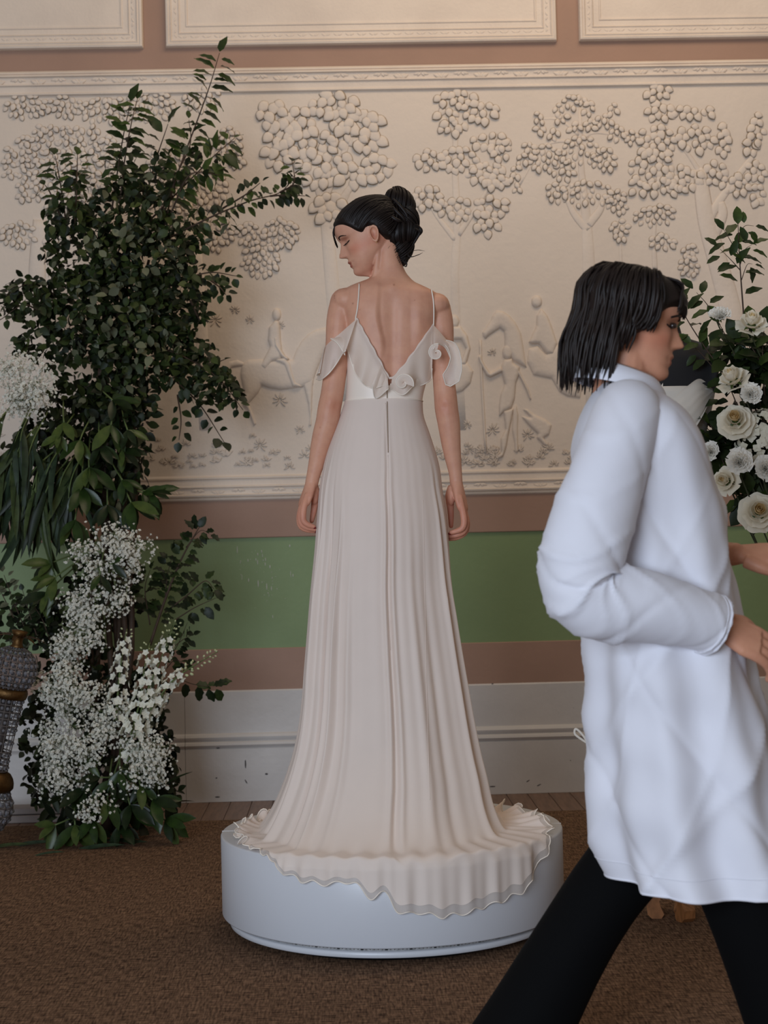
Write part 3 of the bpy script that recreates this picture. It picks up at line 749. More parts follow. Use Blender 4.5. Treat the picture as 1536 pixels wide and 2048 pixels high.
shw = np.maximum(shw, .8*np.clip(1-np.hypot((pj[:, 0]-754)/22, (pj[:, 1]-530)/40)**2, 0, 1)*(V[:, 1] < .03))*(1-inface)
V = laplace(body_me, np.clip(shw*1.2, 0, 1), 120)
N = normals(body_me)
px = project(V)
bk = np.clip(-N[:, 1]*1.5, 0, 1)
sm = lambda t: np.clip(t, 0, 1)**2*(3-2*np.clip(t, 0, 1))
X_, Y_ = px[:, 0], px[:, 1]
h = -.0075*g(X_-785, 13)*sm((Y_-565)/60)*(Y_ < 800)
xl = 757+8*g(Y_-690, 40)-4*g(Y_-630, 40)
xr = 823
fade = sm((745-Y_)/60)
h += -.0105*sm((X_-xl+3)/11)*(1-sm((X_-xr+2)/20))*g(Y_-650, 75)*fade+.0030*g(X_-732, 26)*g(Y_-640, 40)+.0022*g(X_-848, 24)*g(Y_-645, 40)
h += .004*g(X_-785, 10)*g(Y_-570, 9)
h += -.003*g(X_-672, 6)*g(Y_-812, 8)-.003*g(X_-889, 6)*g(Y_-813, 8)+.004*g(X_-663, 12)*g(Y_-803, 12)+.004*g(X_-893, 12)*g(Y_-803, 12)
V = V+N*(h*bk)[:, None]
set_co(body_me, V)
C = np.ones((len(V), 3))
def tint(col, w):
    global C
    w = np.clip(w, 0, 1)[:, None]; C = C*(1-w)+np.array(col)*w
hx, hy, hz = hl.T
lipw = np.clip((hx-.083)/.004, 0, 1)*np.clip((.023-np.abs(hy))/.004, 0, 1)*np.clip((hz-.0335)/.002, 0, 1)*np.clip((.0565-np.abs(hy)*.18-hz)/.002, 0, 1)
tint((.98, .62, .56), g(hy-.048, .020)*g(hz-.078, .018)*.55)
tint((.62, .40, .33), g(hy-.032, .016)*g(hz-.119, .007)*.75*(hx > .055))
tint((.60, .34, .34), lipw*.9)
tint((.35, .2, .2), lipw*g(hz-.0468, .0016)*.8)
hands_t = np.clip((b_(768, 960)[2]-V[:, 2])/.1, 0, 1)*(np.abs(V[:, 0]) > .165)
tint((.93, .74, .74), hands_t*.7)
tint((.62, .38, .32), g(hx+.010, .006)*g(hz-.088, .012)*g(np.abs(hy)-.072, .008)*.9)  # ear hollow: its shade put into the skin tint
tint((.93, .76, .72), .8*(g(X_-668, 16)*g(Y_-812, 18)+g(X_-889, 16)*g(Y_-813, 18)))
for mx_, my_, ms in ((669, 592, 1.3), (706, 607, 1.5), (669, 596, 1), (788, 569.5, 1.8), (747, 694, 1.2), (673, 728, 1), (830, 600, .8), (640, 855, 1), (720, 620, .7)): tint((.45, .3, .25), g(X_-mx_, ms)*g(Y_-my_, ms)*.8*(N[:, 1] < 0))
paint(body_me, C)
shade_smooth(body_me)
BL = np.array([0.0, 0.0, PH])
bride = empty('person', tuple(BL), 'bride in ivory chiffon gown standing on the podium, back to the viewer, head turned left', 'person')
set_co(body_me, get_co(body_me)-BL)
obj('body', body_me, SKIN, bride)
# face details
def hpt(x, y, z): return TB(np.array([x, y, z])*HS)
def on_face(y, z, off=.0005):
    """the surface of the face at this local y, z"""
    f = HG.reshape(-1, 3); m = (f[:, 0] > .03)
    f = f[m]; d = (f[:, 1]-y)**2+(f[:, 2]-z)**2; i = np.argsort(d)[:4]; w = 1/(d[i]+1e-7)
    return np.array([(f[i, 0]*w).sum()/w.sum()+off, y, z])
for q in (1, -1):
    P = [TB(on_face(q*y, z, .0008)*HS) for y, z in ((.014, .1255), (.022, .1300), (.032, .1325), (.042, .1305), (.050, .1245))]
    MB().add(*tube(smooth_path(P, 14), np.interp(np.linspace(0, 1, 14), [0, .3, .8, 1], [.0016, .0021, .0016, .0006]), 6)).build('eyebrow', HAIR, bride)
    lo = [on_face(q*y, z, .0012) for y, z in ((.019, .1075), (.026, .1058), (.033, .1052), (.040, .1062), (.045, .1085))]
    mb = MB().add(*tube(smooth_path([TB(p*HS) for p in lo], 14), .0011, 6))
    for k in range(16):
        p = smooth_path(lo, 16)[k]; d = np.array([.0085, q*(-.004+.0009*k), -.0045+.0004*abs(k-8)])
        mb.add(*tube(smooth_path([TB(p*HS), TB((p+d*.55+[0, 0, -.0008])*HS), TB((p+d)*HS)], 5), [.0005, .0005, .0004, .0003, .0002], 4))
    mb.build('eyelash', LASH, bride)
MB().add(*ellipsoid(hpt(-.009, .079, .062), (.0018,)*3, 8, 6)).build('ear_stud', mat('small_gold_stud', (220, 190, 130), .25, metal=1), bride)
for F_, s in ((LFING, 1), (RFING, -1)):
    for f in F_:
        a, c = b_(*f[-2]), b_(*f[-1]); d = (c-a)/np.linalg.norm(c-a)
        B = basis(d); MB().add(*ellipsoid(c+d*.0025-np.array([0, 0, .0025]), (.0062, .0048, .0038), 10, 7, rot=B)).build('fingernail', NAIL, bride)

# hair: a cap over the scalp, strands swept back into a twisted bun, a roll low on the nape
HC = np.array([-.005, 0, .112])
D_ = HG.reshape(-1, 3)-HC; R_ = np.linalg.norm(D_, axis=1); Dn = D_/R_[:, None]
def rad(d):
    s = Dn@d; i = np.argpartition(-s, 8)[:8]; w = np.clip(s[i]-s[i].min()+1e-5, 1e-6, None)
    return (R_[i]*w).sum()/w.sum()
def hairline(x): return sinterp(x, [(-.10, .02), (-.075, .038), (-.055, .052), (-.035, .075), (-.022, .108), (0, .121), (.018, .112), (.03, .122), (.045, .142), (.06, .158), (.08, .168), (.1, .172)])
hb = MB()
nz, na = HG.shape[:2]
dd = HG-HC; rr_ = np.linalg.norm(dd, axis=-1, keepdims=True)
thick = .006+.010*np.clip((-HG[..., 0:1]+.02)/.1, 0, 1)
edge = np.clip((HG[..., 2:3]-hairline(HG[..., 0:1]))/.010, -2, 1)
CAPG = HC+dd*(1+thick*np.clip(edge+.15, -.9, 1)/rr_)
keep = (HG[..., 2] > hairline(HG[..., 0])-.022)
Fc = []
for i in range(nz-1):
    for j in range(na):
        k = (j+1) % na
        if keep[i, j] and keep[i, k] and keep[i+1, j] and keep[i+1, k]: Fc.append((i*na+j, i*na+k, (i+1)*na+k, (i+1)*na+j))
hb.add(TB(CAPG.reshape(-1, 3)*HS), Fc)
hb.build('hair', HAIR, bride)
hair_root = bride
rs = np.random.default_rng(5)
def strand_path(p0, p1, lift=.012, n=12, bow=0.0):
    a = (np.array(p0)-HC); c = (np.array(p1)-HC); a /= np.linalg.norm(a); c /= np.linalg.norm(c)
    out = []
    for t in np.linspace(0, 1, n):
        d = a*(1-t)+c*t+np.array([0, 0, bow*math.sin(math.pi*t)]); d /= np.linalg.norm(d)
        q_ = HC+d*rad(d); out.append(HC+d*(rad(d)+.0012+(.006+.010*min(max((.02-q_[0])/.1, 0), 1))*min(1, .25+t*3)+lift*.35*t))
    return out
sb = MB()
for q in (1, -1):
    for k in range(100):
        t = k/99
        x = np.interp(t, [0, .35, .6, .8, 1], [.085, .045, .012, -.03, -.06]); z = float(hairline(x))+.004+rs.normal(0, .001)
        hw = float(sinterp(min(z/.86 if z > .13 else z, .2), HALFW)); y = q*np.interp(t, [0, .15, .35, .6, 1], [.012, .036, hw, hw, hw*.55])
        P = strand_path((x, y, z), (-.088+rs.normal(0, .008), q*rs.uniform(.0, .03), np.interp(t, [0, 1], [.165, .105])), .010+rs.uniform(0, .006), 12, np.interp(t, [0, .6, 1], [.25, .1, -.05]))
        sb.add(*tube(TB(np.array(P)*HS), np.r_[.0012, np.full(10, rs.uniform(.0013, .0024)), .0012], 5))
for k in range(60):      # crown
    y = rs.uniform(-.05, .05); P = strand_path((.055-abs(y)*.3, y, .182), (-.085, y*.4, .165), .010+rs.uniform(0, .005), 12, .1)
    sb.add(*tube(TB(np.array(P)*HS), np.r_[.001, np.full(10, rs.uniform(.0014, .0026)), .0012], 5))
for k in range(34):      # the fringe sweeping down past the far brow
    y = -.036+.0017*k; P = [(.03, y*.5+.01, .196), (.066, y*.8+.004, .184), (.0945, y-.002, .159), (.1015, y-.006, .137), (.1030-.0002*k, y-.010, .116+.0011*max(0, k-12)*1.6)]
    sb.add(*tube(smooth_path([TB(np.array(p)*HS) for p in P], 14), np.r_[.0015, np.full(11, .0024), .0018, .0006], 5))
sb.build('hair_strands', HAIR, hair_root)['kind'] = 'stuff'
bn = MB()
def lobe(px, py, y, rx, ry, rz, tilt):
    c, s = math.cos(tilt), math.sin(tilt); R = np.array([[c, 0, s], [0, 1, 0], [-s, 0, c]])
    C0 = b_(px, py, y); bn.add(*ellipsoid(C0, (rx*.92, ry*.92, rz*.92), 24, 16, rot=R))
    return C0, R, (rx, ry, rz)
def wrap(lb, n, tw, r0=.0019, ax=2):
    C0, R, r = lb; n = int(n*1.9)
    for k in range(n):
        a0 = 2*np.pi*k/n+rs.normal(0, .15); t = np.linspace(-1.42, 1.42, 18); a = a0+tw*t+rs.normal(0, .1)
        sc = 1.0+rs.normal(0, .02)
        P = np.c_[np.cos(t)*np.cos(a)*r[0], np.cos(t)*np.sin(a)*r[1], np.sin(t)*r[2]]*sc
        bn.add(*tube(P@R+C0, r0*np.r_[.4, np.full(16, rs.uniform(.8, 1.3)), .4], 6))
l1 = lobe(800, 408, -.005, .042, .045, .052, .5); wrap(l1, 34, .9)
l2 = lobe(814, 438, -.01, .034, .045, .048, .35); wrap(l2, 30, -.8)
l3 = lobe(800, 466, -.008, .062, .055, .044, .6); wrap(l3, 40, .5)
l4 = lobe(802, 497, .0, .036, .045, .044, -.55); wrap(l4, 30, .4)
l5 = lobe(780, 440, -.005, .055, .060, .055, .4); wrap(l5, 36, .6)
l6 = lobe(806, 515, .0, .016, .022, .026, -.3); wrap(l6, 14, .4)
for P, r in (([(786, 398, -.05), (800, 412, -.056), (812, 428, -.055), (818, 446, -.05)], .005), ([(780, 408, -.055), (794, 424, -.062), (806, 436, -.06), (812, 450, -.05)], .005), ([(772, 425, -.062), (790, 438, -.068), (806, 444, -.06)], .006),
             ([(808, 444, -.05), (826, 448, -.04), (838, 456, -.03), (842, 463, -.03), (836, 474, -.03)], .006), ([(812, 452, -.05), (830, 458, -.04), (839, 465, -.035), (830, 482, -.03), (820, 500, -.02)], .004),
             ([(820, 492, -.03), (818, 503, -.03), (816, 512, -.03), (826, 513, -.03), (838, 509, -.03), (846, 505, -.03)], .0012), ([(818, 496, -.03), (820, 502, -.03), (836, 500, -.03), (850, 502, -.03)], .0009),
             ([(817, 510, -.03), (820, 514, -.03), (832, 512, -.03)], .0012), ([(804, 518, -.03), (808, 524, -.03), (813, 528, -.03), (812, 533, -.03), (806, 531, -.03)], .0018), ([(806, 522, -.03), (812, 524, -.03), (814, 529, -.03), (809, 534, -.03)], .0013)):
    Q = smooth_path([b_(*p) for p in P], 22); bn.add(*tube(Q, r*np.r_[np.linspace(.7, 1, 6), np.ones(10), np.linspace(1, .25, 6)], 7))
for k in range(26):      # short hairs at the nape
    u = rs.uniform(0, 1); x0, y0_ = 776+u*28+rs.normal(0, 1), 492+u*30+rs.normal(0, 2); l = rs.uniform(.5, 1.1)
    bn.add(*tube(smooth_path([b_(x0+10, y0_-7, -.045), b_(x0+1*l, y0_+3*l, -.051+.012*u), b_(x0-3*l, y0_+9*l, -.051+.012*u)], 6), .00035, 4))
bn.build('hair_bun', HAIR, hair_root)

# the gown
def cloth_mat(name, rgb, tr, al, rough=.55):
    m = mat(name, rgb, rough, var=.01, scale=8, spec=.25, sheen=.25, trans=tr, alpha=al)
    return m
m_satin = mat('ivory_satin', (242, 228, 213), 0.42, var=.01, scale=4, spec=.4, sheen=.15)
m_chiffon = cloth_mat('ivory_chiffon', (246, 230, 217), .22, 1.0)
m_sheer = cloth_mat('sheer_ivory_chiffon', (244, 231, 219), .35, .62)
m_ruffle = cloth_mat('ivory_organza', (248, 234, 221), .32, .86)
m_pipe = mat('rolled_silk_edge', (250, 238, 222), .4)
# bodice: fitted shell with a deep V at the back
pyv = np.linspace(806, 634, 100); NA = 220
rings = np.array([torso_ring(p, NA, .0055) for p in pyv])
pp = project(rings.reshape(-1, 3)).reshape(100, NA, 2)
def vline(x): return np.interp(x, [640, 690, 713, 777, 866, 880, 930], [674, 664, 648, 770, 661, 674, 700])
backside = rings[..., 1] < BY+.012
ok = np.where(backside, pp[..., 1] > vline(pp[..., 0]), pp[..., 1] > 655)
Fc = [(i*NA+j, (i+1)*NA+j, (i+1)*NA+(j+1) % NA, i*NA+(j+1) % NA) for i in range(99) for j in range(NA) if ok[i, j] and ok[i+1, j] and ok[i, (j+1) % NA] and ok[i+1, (j+1) % NA]]
MB().add(rings.reshape(-1, 3), Fc).build('bodice', m_satin, bride)
MB().add(*tube(np.vstack([torso_ring(803, 96, .0068), torso_ring(803, 96, .0068)[:2]]), .0017, 6, cap=False)).build('waist_seam', m_pipe, bride)

# skirt
ZW = b_(768, 802)[2]
lefts = [(690.7, 799.5), (680, 832), (667, 868), (655.5, 900), (641, 962), (633.4, 1040), (629.5, 1092), (619, 1196), (612.5, 1275), (606.5, 1348), (603, 1397), (588, 1494), (572, 1548), (559, 1583), (543, 1618), (520, 1652)]
rights = [(845, 800), (847, 830), (859, 866), (866.5, 889), (879.5, 936), (884.7, 978), (892.5, 1030), (896.4, 1074), (903, 1170), (916, 1262), (933, 1366), (944, 1432), (957.5, 1499), (968.6, 1543), (977.5, 1587), (984, 1608), (1000, 1640)]
LT = np.array([b_(*p)[[2, 0]] for p in lefts])[::-1]; RTb = np.array([b_(*p)[[2, 0]] for p in rights])[::-1]
BK = [(PH, .455), (.30, .425), (.34, .375), (.42, .32), (.52, .272), (.65, .235), (.8, .205), (1.0, .178), (1.25, .150), (1.4, .120), (1.54, .0905)]
FRt = [(PH, .30), (.5, .26), (.8, .21), (1.1, .165), (1.3, .135), (1.54, .10)]
NT, N1, N2 = 560, 120, 46
th = np.linspace(-np.pi, np.pi, NT, endpoint=False)
HEM = [(-180, .435), (-168, .455), (-155, .475), (-143, .495), (-134, .510), (-128, .535), (-124, .552), (-119, .562), (-110, .567), (-104.5, .560), (-101, .575), (-98.5, .597), (-92, .605), (-91, .626), (-85, .640), (-75, .656), (-71, .654), (-61, .642), (-54, .632), (-47, .612), (-40, .570), (-33, .515), (-26, .490), (-14, .455), (0, .425), (20, .38), (90, .34), (160, .38), (180, .435)]
fr = np.random.default_rng(3)
FOLD = []
for k in range(44):
    c = fr.uniform(-math.pi, math.pi); left = -math.pi < c < -1.75
    FOLD.append((c, fr.uniform(.022, .060)*(0.8 if left else 1.6), fr.uniform(-1, 1)*(.0115 if left else .0050), fr.uniform(.05, .45)))
for c, w, a, s in ((-1.50, .022, -.006, .0), (-1.545, .024, .006, .0), (-1.45, .03, .006, .02), (-1.20, .06, .006, .25), (-.95, .07, -.006, .3), (-.62, .05, .014, .12), (-.52, .035, -.014, .15), (-.40, .05, .012, .15), (-2.2, .03, .016, .2), (-2.42, .03, -.014, .15), (-2.62, .035, .016, .1), (-2.8, .03, -.014, .1)):
    FOLD.append((c, w, a, s))
rows = []
zz = PH+.010+(ZW-PH-.010)*(1-np.linspace(0, 1, N1))**1.0
for i, z in enumerate(zz):
    t = i/(N1-1)
    xl, xr = sinterp(z, LT), sinterp(z, RTb); cx = (xl+xr)/2; ax = (xr-xl)/2
    bk_, ft = sinterp(z, BK), sinterp(z, FRt)
    c, s = np.cos(th), np.sin(th)
    e = 2.15; X = cx+ax*np.sign(c)*np.abs(c)**(2/e); Y = BY+np.where(s < 0, bk_, ft)*np.sign(s)*np.abs(s)**(2/e)
    rad_ = np.zeros(NT)
    for (fc, fw, fa, fs) in FOLD:
        d = (th-fc+math.pi) % (2*math.pi)-math.pi
        rad_ += fa*np.exp(-(d/fw)**2)*np.clip((t-fs)/.35, 0, 1)**1.1*(1+.9*t)
    rad_ += .0007*np.sin(th*37+1.3+2*np.sin(th*5))*np.clip(t*2, 0, 1)
    nx, ny = c/ax, s/np.where(s < 0, bk_, ft); nn = np.hypot(nx, ny); side = np.clip(np.abs(s)*1.2+.25, 0, 1)
    rows.append(np.c_[X+rad_*nx/nn*side, Y+rad_*ny/nn*side, np.full(NT, z)])
last = rows[-1]; prev = rows[-1]-rows[-3]
phi = np.degrees(np.arctan2(last[:, 1], last[:, 0])); r0 = np.hypot(last[:, 0], last[:, 1])
def edge_pos(rho, ph, zbase):
    """a point rho along the podium top, folded over its rim past 0.5"""
    R0 = .4975; q = .007
    r = np.minimum(rho, R0+q*np.clip((rho-R0)/q, 0, 1)); dz = np.clip(rho-R0-q*.6, 0, None)
    return r, zbase-dz
hem = sinterp(phi, HEM); hem = np.maximum(hem, r0+.012)
onrim = np.clip((hem-.50)/.03, 0, 1); pr_ = np.radians(phi)
wav = np.sin(phi*.62+.8*np.sin(phi*.21))+.5*np.sin(phi*1.37+1)
foldr = rad_.copy()
for i in range(1, N2+1):
    t = i/N2
    rho = r0+(hem-r0)*t
    flat_w = (1-onrim)
    rho2 = rho+flat_w*t*.012*np.sin(phi*1.1)+onrim*t**2*.006*np.sin(phi*.9+2)
    r, z = edge_pos(rho2, pr_, PH+.010-.003*t)
    over = np.clip((rho2-.5)/.03, 0, 1)
    lift = flat_w*t**1.5*.016*(1+wav)*np.clip((np.abs(phi+90)-45)/30, 0, 1)+(1-over)*.004*(1+np.sin(phi*.8+3*t))*(1-t*.5)
    r = r+over*(.009+.0042*wav*t)+over*foldr*.35*t
    r = np.where(over > .2, np.maximum(r, .5025), r)
    rows.append(np.c_[r*np.cos(pr_), r*np.sin(pr_), z+lift])
G_ = np.array(rows); M_ = len(G_)
# soften the crease between the hanging part and the train
for it in range(14):
    k0, k1 = N1-14, N1+16
    G_[k0:k1] = G_[k0:k1]*.5+.25*(G_[k0-1:k1-1]+G_[k0+1:k1+1])
G_[:, :, 2] = np.where(np.hypot(G_[..., 0], G_[..., 1]) < .502, np.maximum(G_[..., 2], PH+.0035), G_[..., 2])
def grid_faces(i0, i1): return [(i*NT+j, (i+1)*NT+j, (i+1)*NT+(j+1) % NT, i*NT+(j+1) % NT) for i in range(i0, i1) for j in range(NT)]
NB = M_-6
skirt = MB().add(G_[:NB+1].reshape(-1, 3), grid_faces(0, NB)).build('skirt', m_chiffon, bride)
MB().add(G_[NB:].reshape(-1, 3), grid_faces(0, M_-1-NB)).build('sheer_hem_band', m_sheer, skirt)
hl_ = np.vstack([G_[-1], G_[-1][:2]])
MB().add(*tube(hl_, .0017, 5, cap=False)).build('rolled_hem', m_pipe, skirt)
# zip placket down the back
from mathutils.bvhtree import BVHTree
_sk = BVHTree.FromPolygons(G_[:N1].reshape(-1, 3).tolist(), grid_faces(0, N1-1))
def on_skirt(px_, py_, off=.0015):
    if py_ < 803: return b_(px_, py_, back_y(px_, py_, .0085))
    h = _sk.ray_cast(Vector(CAM), Vector(ray(px_, py_)).normalized()); return np.array(h[0])+np.array([0, -off, 0])
Q = smooth_path([on_skirt(773.5+.02*(y-760), y) for y in (762, 785, 800, 806, 820, 840, 860, 880, 905)], 40)
MB().add(*tube(Q, .0013, 6)).build('zip_placket', mat('dark_beige_zip', (150, 126, 102), .5), bride)
for dx, r_, y1 in ((-4.0, .0022, 905),):
    Q = smooth_path([on_skirt(774+dx*(1-.3*(y-806)/100)+.02*(y-760), y, .0002) for y in (806, 820, 840, 860, y1)], 24)
    MB().add(*tube(Q, np.r_[r_*.6, np.full(16, r_), np.linspace(r_, .0004, 7)], 8)).build('placket_fold', m_chiffon, bride)
# seams let into the skirt
for P in ([(846, 1000), (850, 1200), (854, 1400), (860, 1600)], [(776, 910), (778, 1050), (780, 1200), (780, 1300)]):
    Q = smooth_path([on_skirt(x, y, .0004) for x, y in smooth_path(np.array([(x, y) for x, y in P], float), 30)], 60)
    MB().add(*tube(Q, .0008, 5)).build('skirt_seam', m_chiffon, bride)
# straps lie on the skin
from mathutils.bvhtree import BVHTree
_bv = BVHTree.FromPolygons((get_co(body_me)+BL).tolist(), [tuple(p.vertices) for p in body_me.polygons])
def skin_at(px_, py_, off=.003):
    d = Vector(ray(px_, py_)).normalized(); h = _bv.ray_cast(Vector(CAM), d)
    if h[0] is None: return None
    return np.array(h[0]+h[1]*off)
for P, end in (([(712.5, 641), (713, 634), (715.5, 620), (717.5, 600), (718.5, 585), (719, 575), (719, 571)], (719, 566)), ([(865.5, 652), (865.5, 646), (866, 632), (866, 615), (865, 600), (863, 588), (862, 582)], (861, 577))):
    Q = [q for q in (skin_at(x, y) for x, y in P) if q is not None]
    top = Q[-1]
    Q = Q+[top+np.array([0, .012, .004]), top+np.array([0, .03, .001]), top+np.array([0, .055, -.018])]
    MB().add(*tube(smooth_path(Q, 34), .0021, 8)).build('strap', m_pipe, bride)
for L in ([(712.5, 637), (721, 652), (734, 676), (749, 703), (764, 731), (778, 757)], [(778, 757), (787, 754), (804, 736), (821, 714), (837, 692), (852, 670), (866, 648)]):
    Q = smooth_path([b_(x, y, back_y(x, y, .0085)) for x, y in L], 40)
    Q[:, 0] += .0012*np.sin(np.arange(40)*.9); Q[:, 2] += .0010*np.sin(np.arange(40)*.7)
    MB().add(*tube(Q, .0034, 8)).build('neckline_fold', m_chiffon, bride)
# flounces of organza round the V and over the arms
def flounce(name, top, bot, n=90, m=14, waves=3, amp=.010, ph=0, curl=.006, seed=0):
    A = smooth_path([b_(*p) for p in top], n); B = smooth_path([b_(*p) for p in bot], n)
    R = []
    t = np.linspace(0, 1, n)
    for s in np.linspace(0, 1, m):
        P = A*(1-s)+B*s
        d = amp*np.sin(2*np.pi*waves*t+ph)*s**1.3+curl*np.sin(s*math.pi)
        P = P.copy(); P[:, 1] -= d+.002; R.append(P)
    R = np.array(R)
    Fc = [(i*n+j, (i+1)*n+j, (i+1)*n+j+1, i*n+j+1) for i in range(m-1) for j in range(n-1)]
    o = MB().add(R.reshape(-1, 3), Fc).build(name, m_ruffle, bride)
    MB().add(*tube(R[-1], .0016, 6)).build('rolled_edge', m_pipe, o)
    return R
by = lambda x, y, o=.010: back_y(x, y, o)
def P3(L, o=.010):
    out = []
    for x, y in L:
        p = skin_at(x, y, .0); out.append((x, y, (min(p[1], back_y(x, y, 0)) if p is not None else back_y(x, y, 0))-o))
    return out
flounce('flounce', P3([(712, 637), (722, 656), (735, 680), (750, 706), (765, 734), (777, 756)]), P3([(692, 690), (702, 722), (714, 752), (730, 770), (752, 776), (774, 768)], .018), waves=2.6, amp=.011)
flounce('flounce', P3([(762, 730), (768, 742), (775, 753)], .014), [(744, 770, -.110), (752, 796, -.104), (777, 778, -.106)], n=40, waves=1.2, amp=.008, ph=1)
flounce('flounce', P3([(866, 649), (852, 672), (836, 694), (820, 716), (802, 738), (784, 757)]), P3([(864, 738), (862, 758), (846, 770), (828, 772), (806, 790), (781, 776)], .018), waves=2.6, amp=.012, ph=2)
# rosette curl beside the V
def curl(cx, cy, y, r0, r1, turns, a0, wid, name='curled_frill', n=70):
    t = np.linspace(0, 1, n); a = a0+turns*2*np.pi*t; r = r0+(r1-r0)*t
    P = np.array([b_(cx+rr*math.cos(aa), cy+rr*math.sin(aa), y-.012*tt) for rr, aa, tt in zip(r, a, t)])
    I = np.array([b_(cx+max(rr-wid, .5)*math.cos(aa), cy+max(rr-wid, .5)*math.sin(aa), y+.008-.012*tt) for rr, aa, tt in zip(r, a, t)])
    Mid = (P+I)/2; Mid[:, 1] -= .006
    R = np.array([I, Mid, P]); Fc = [(i*n+j, (i+1)*n+j, (i+1)*n+j+1, i*n+j+1) for i in range(2) for j in range(n-1)]
    o = MB().add(R.reshape(-1, 3), Fc).build(name, m_ruffle, bride)
    MB().add(*tube(P, .0017, 6)).build('rolled_edge', m_pipe, o)
curl(806, 766, -.112, 4, 22, 1.15, -.6, 15)
curl(873, 706, -.100, 3, 19, 1.2, -2.6, 13)
# left off-shoulder sleeve
flounce('sleeve_flounce', [(713, 638, -.100), (697, 652, -.086), (680, 667, -.066), (664, 680, -.050), (650, 694, -.012), (648, 702, .03)],
        [(692, 702, -.105), (685, 708, -.095), (672, 728, -.080), (657, 748, -.066), (642, 760, -.030), (633, 758, .025)], waves=1.7, amp=.010, ph=.5)
flounce('sleeve_flounce', [(668, 676, -.060), (680, 674, -.075), (692, 682, -.092)], [(661, 677, -.075), (676, 688, -.095), (690, 710, -.105)], n=40, waves=.8, amp=.006)
flounce('sleeve_flounce', [(650, 690, -.03), (647, 700, .0), (648, 702, .03)], [(640, 745, -.03), (634, 750, .0), (640, 752, .03)], n=40, waves=1.5, amp=.010)
# right off-shoulder sleeve and its hanging tail
flounce('sleeve_flounce', [(866, 649, -.100), (878, 662, -.086), (890, 676, -.066), (900, 688, -.050), (909, 700, -.010), (911, 708, .03)],
        [(866, 700, -.104), (872, 690, -.100), (884, 690, -.086), (894, 700, -.070), (906, 730, -.04), (914, 740, .03)], waves=1.2, amp=.007, ph=1.0)
def tail(P, Wd, name='hanging_frill', n=60):
    Q = smooth_path([b_(*p) for p in P], n); t = np.linspace(0, 1, n); w = np.interp(t, np.linspace(0, 1, len(Wd)), Wd)/677
    T = np.gradient(Q, axis=0); S = np.cross(T, np.array([0, 1.0, 0])); S /= np.linalg.norm(S, axis=1)[:, None]
    A, B = Q+S*w[:, None], Q-S*w[:, None]; Mi = Q.copy(); Mi[:, 1] += .010
    A[:, 1] -= .003; R = np.array([A, (A+Mi)/2, Mi, (Mi+B)/2, B]); Fc = [(i*n+j, (i+1)*n+j, (i+1)*n+j+1, i*n+j+1) for i in range(4) for j in range(n-1)]
    o = MB().add(R.reshape(-1, 3), Fc).build(name, m_ruffle, bride)
    MB().add(*tube(np.vstack([A, B[::-1]]), .0017, 6)).build('rolled_edge', m_pipe, o)
tail([(890, 684, -.075), (904, 694, -.07), (911, 715, -.066), (909, 738, -.066), (902, 756, -.066), (896, 771, -.062)], [4, 9, 10, 14, 17, 5])

# ------------------------------------------------------------------ greenery and flowers on the left
def leaf_tpl(L, w, fold=.22, droop=.18, nt=5, tip=.85, wavy=0.0):
    t = np.linspace(0, 1, nt); hw = w/2*np.sin(np.pi*np.clip(t, .02, .985)**tip)**.7; hw[0] = w*.04; hw[-1] = w*.02
    z = -droop*L*t**2; V = []
    for i in range(nt):
        wv = wavy*w*(-1)**i
        V += [(L*t[i], -hw[i]*(1+.12*wv/w*4), z[i]+fold*hw[i]+wv), (L*t[i], 0, z[i]), (L*t[i], hw[i]*(1-.12*wv/w*4), z[i]+fold*hw[i]-wv)]
    Fc = [(3*i+j, 3*i+3+j, 3*i+4+j, 3*i+1+j) for i in range(nt-1) for j in range(2)]
    return np.array(V), np.array(Fc)
def mleaf(name, rgb, rgb2=None, rough=.45, tr=.12): return mat(name, rgb, rough, var=.15, scale=25, trans=tr, spec=.28, rgb2=rgb2)
m_l = [mleaf('dark_green_leaf', (50, 66, 30), (34, 46, 22)), mleaf('mid_green_leaf', (68, 86, 36), (48, 62, 27)), mleaf('deep_green_leaf', (34, 46, 24), (24, 33, 18)), mleaf('grey_green_leaf', (116, 118, 92), (86, 90, 70), .65)]
m_euc = [mleaf('blue_green_eucalyptus_leaf', (54, 70, 50), (36, 48, 36), .5), mleaf('green_eucalyptus_leaf', (68, 82, 46), (44, 56, 32), .5)]
m_broad = [mleaf('glossy_broad_leaf', (46, 66, 27), (32, 48, 20), .32), mleaf('yellow_green_broad_leaf', (76, 90, 42), (56, 72, 33), .35), mleaf('dark_broad_leaf', (32, 46, 22), (23, 33, 16), .35)]  # the third is a darker green
m_stem = mat('brown_twig', (74, 56, 42), .7, var=.12, scale=30)
m_gstem = mat('green_stem', (96, 112, 64), .6, var=.1, scale=30)
m_stuffleaf = mat('leaf_mass', (255, 255, 255), .5, var=.02, trans=.1, attr='tint', spec=.25)
SMALL = leaf_tpl(.044, .030, tip=.8); PLUM = leaf_tpl(.062, .032, wavy=.05, droop=.3, nt=6); LONG = leaf_tpl(.30, .032, droop=.22, nt=7, fold=.3, tip=.9); BROAD = leaf_tpl(.125, .044, droop=.15, nt=6, fold=.3, tip=1.1)
ROUND = leaf_tpl(.040, .034, tip=.75, droop=.08)
def tplmesh(name, tpl, m):
    me = mesh(name, *tpl); me.materials.append(m); return me
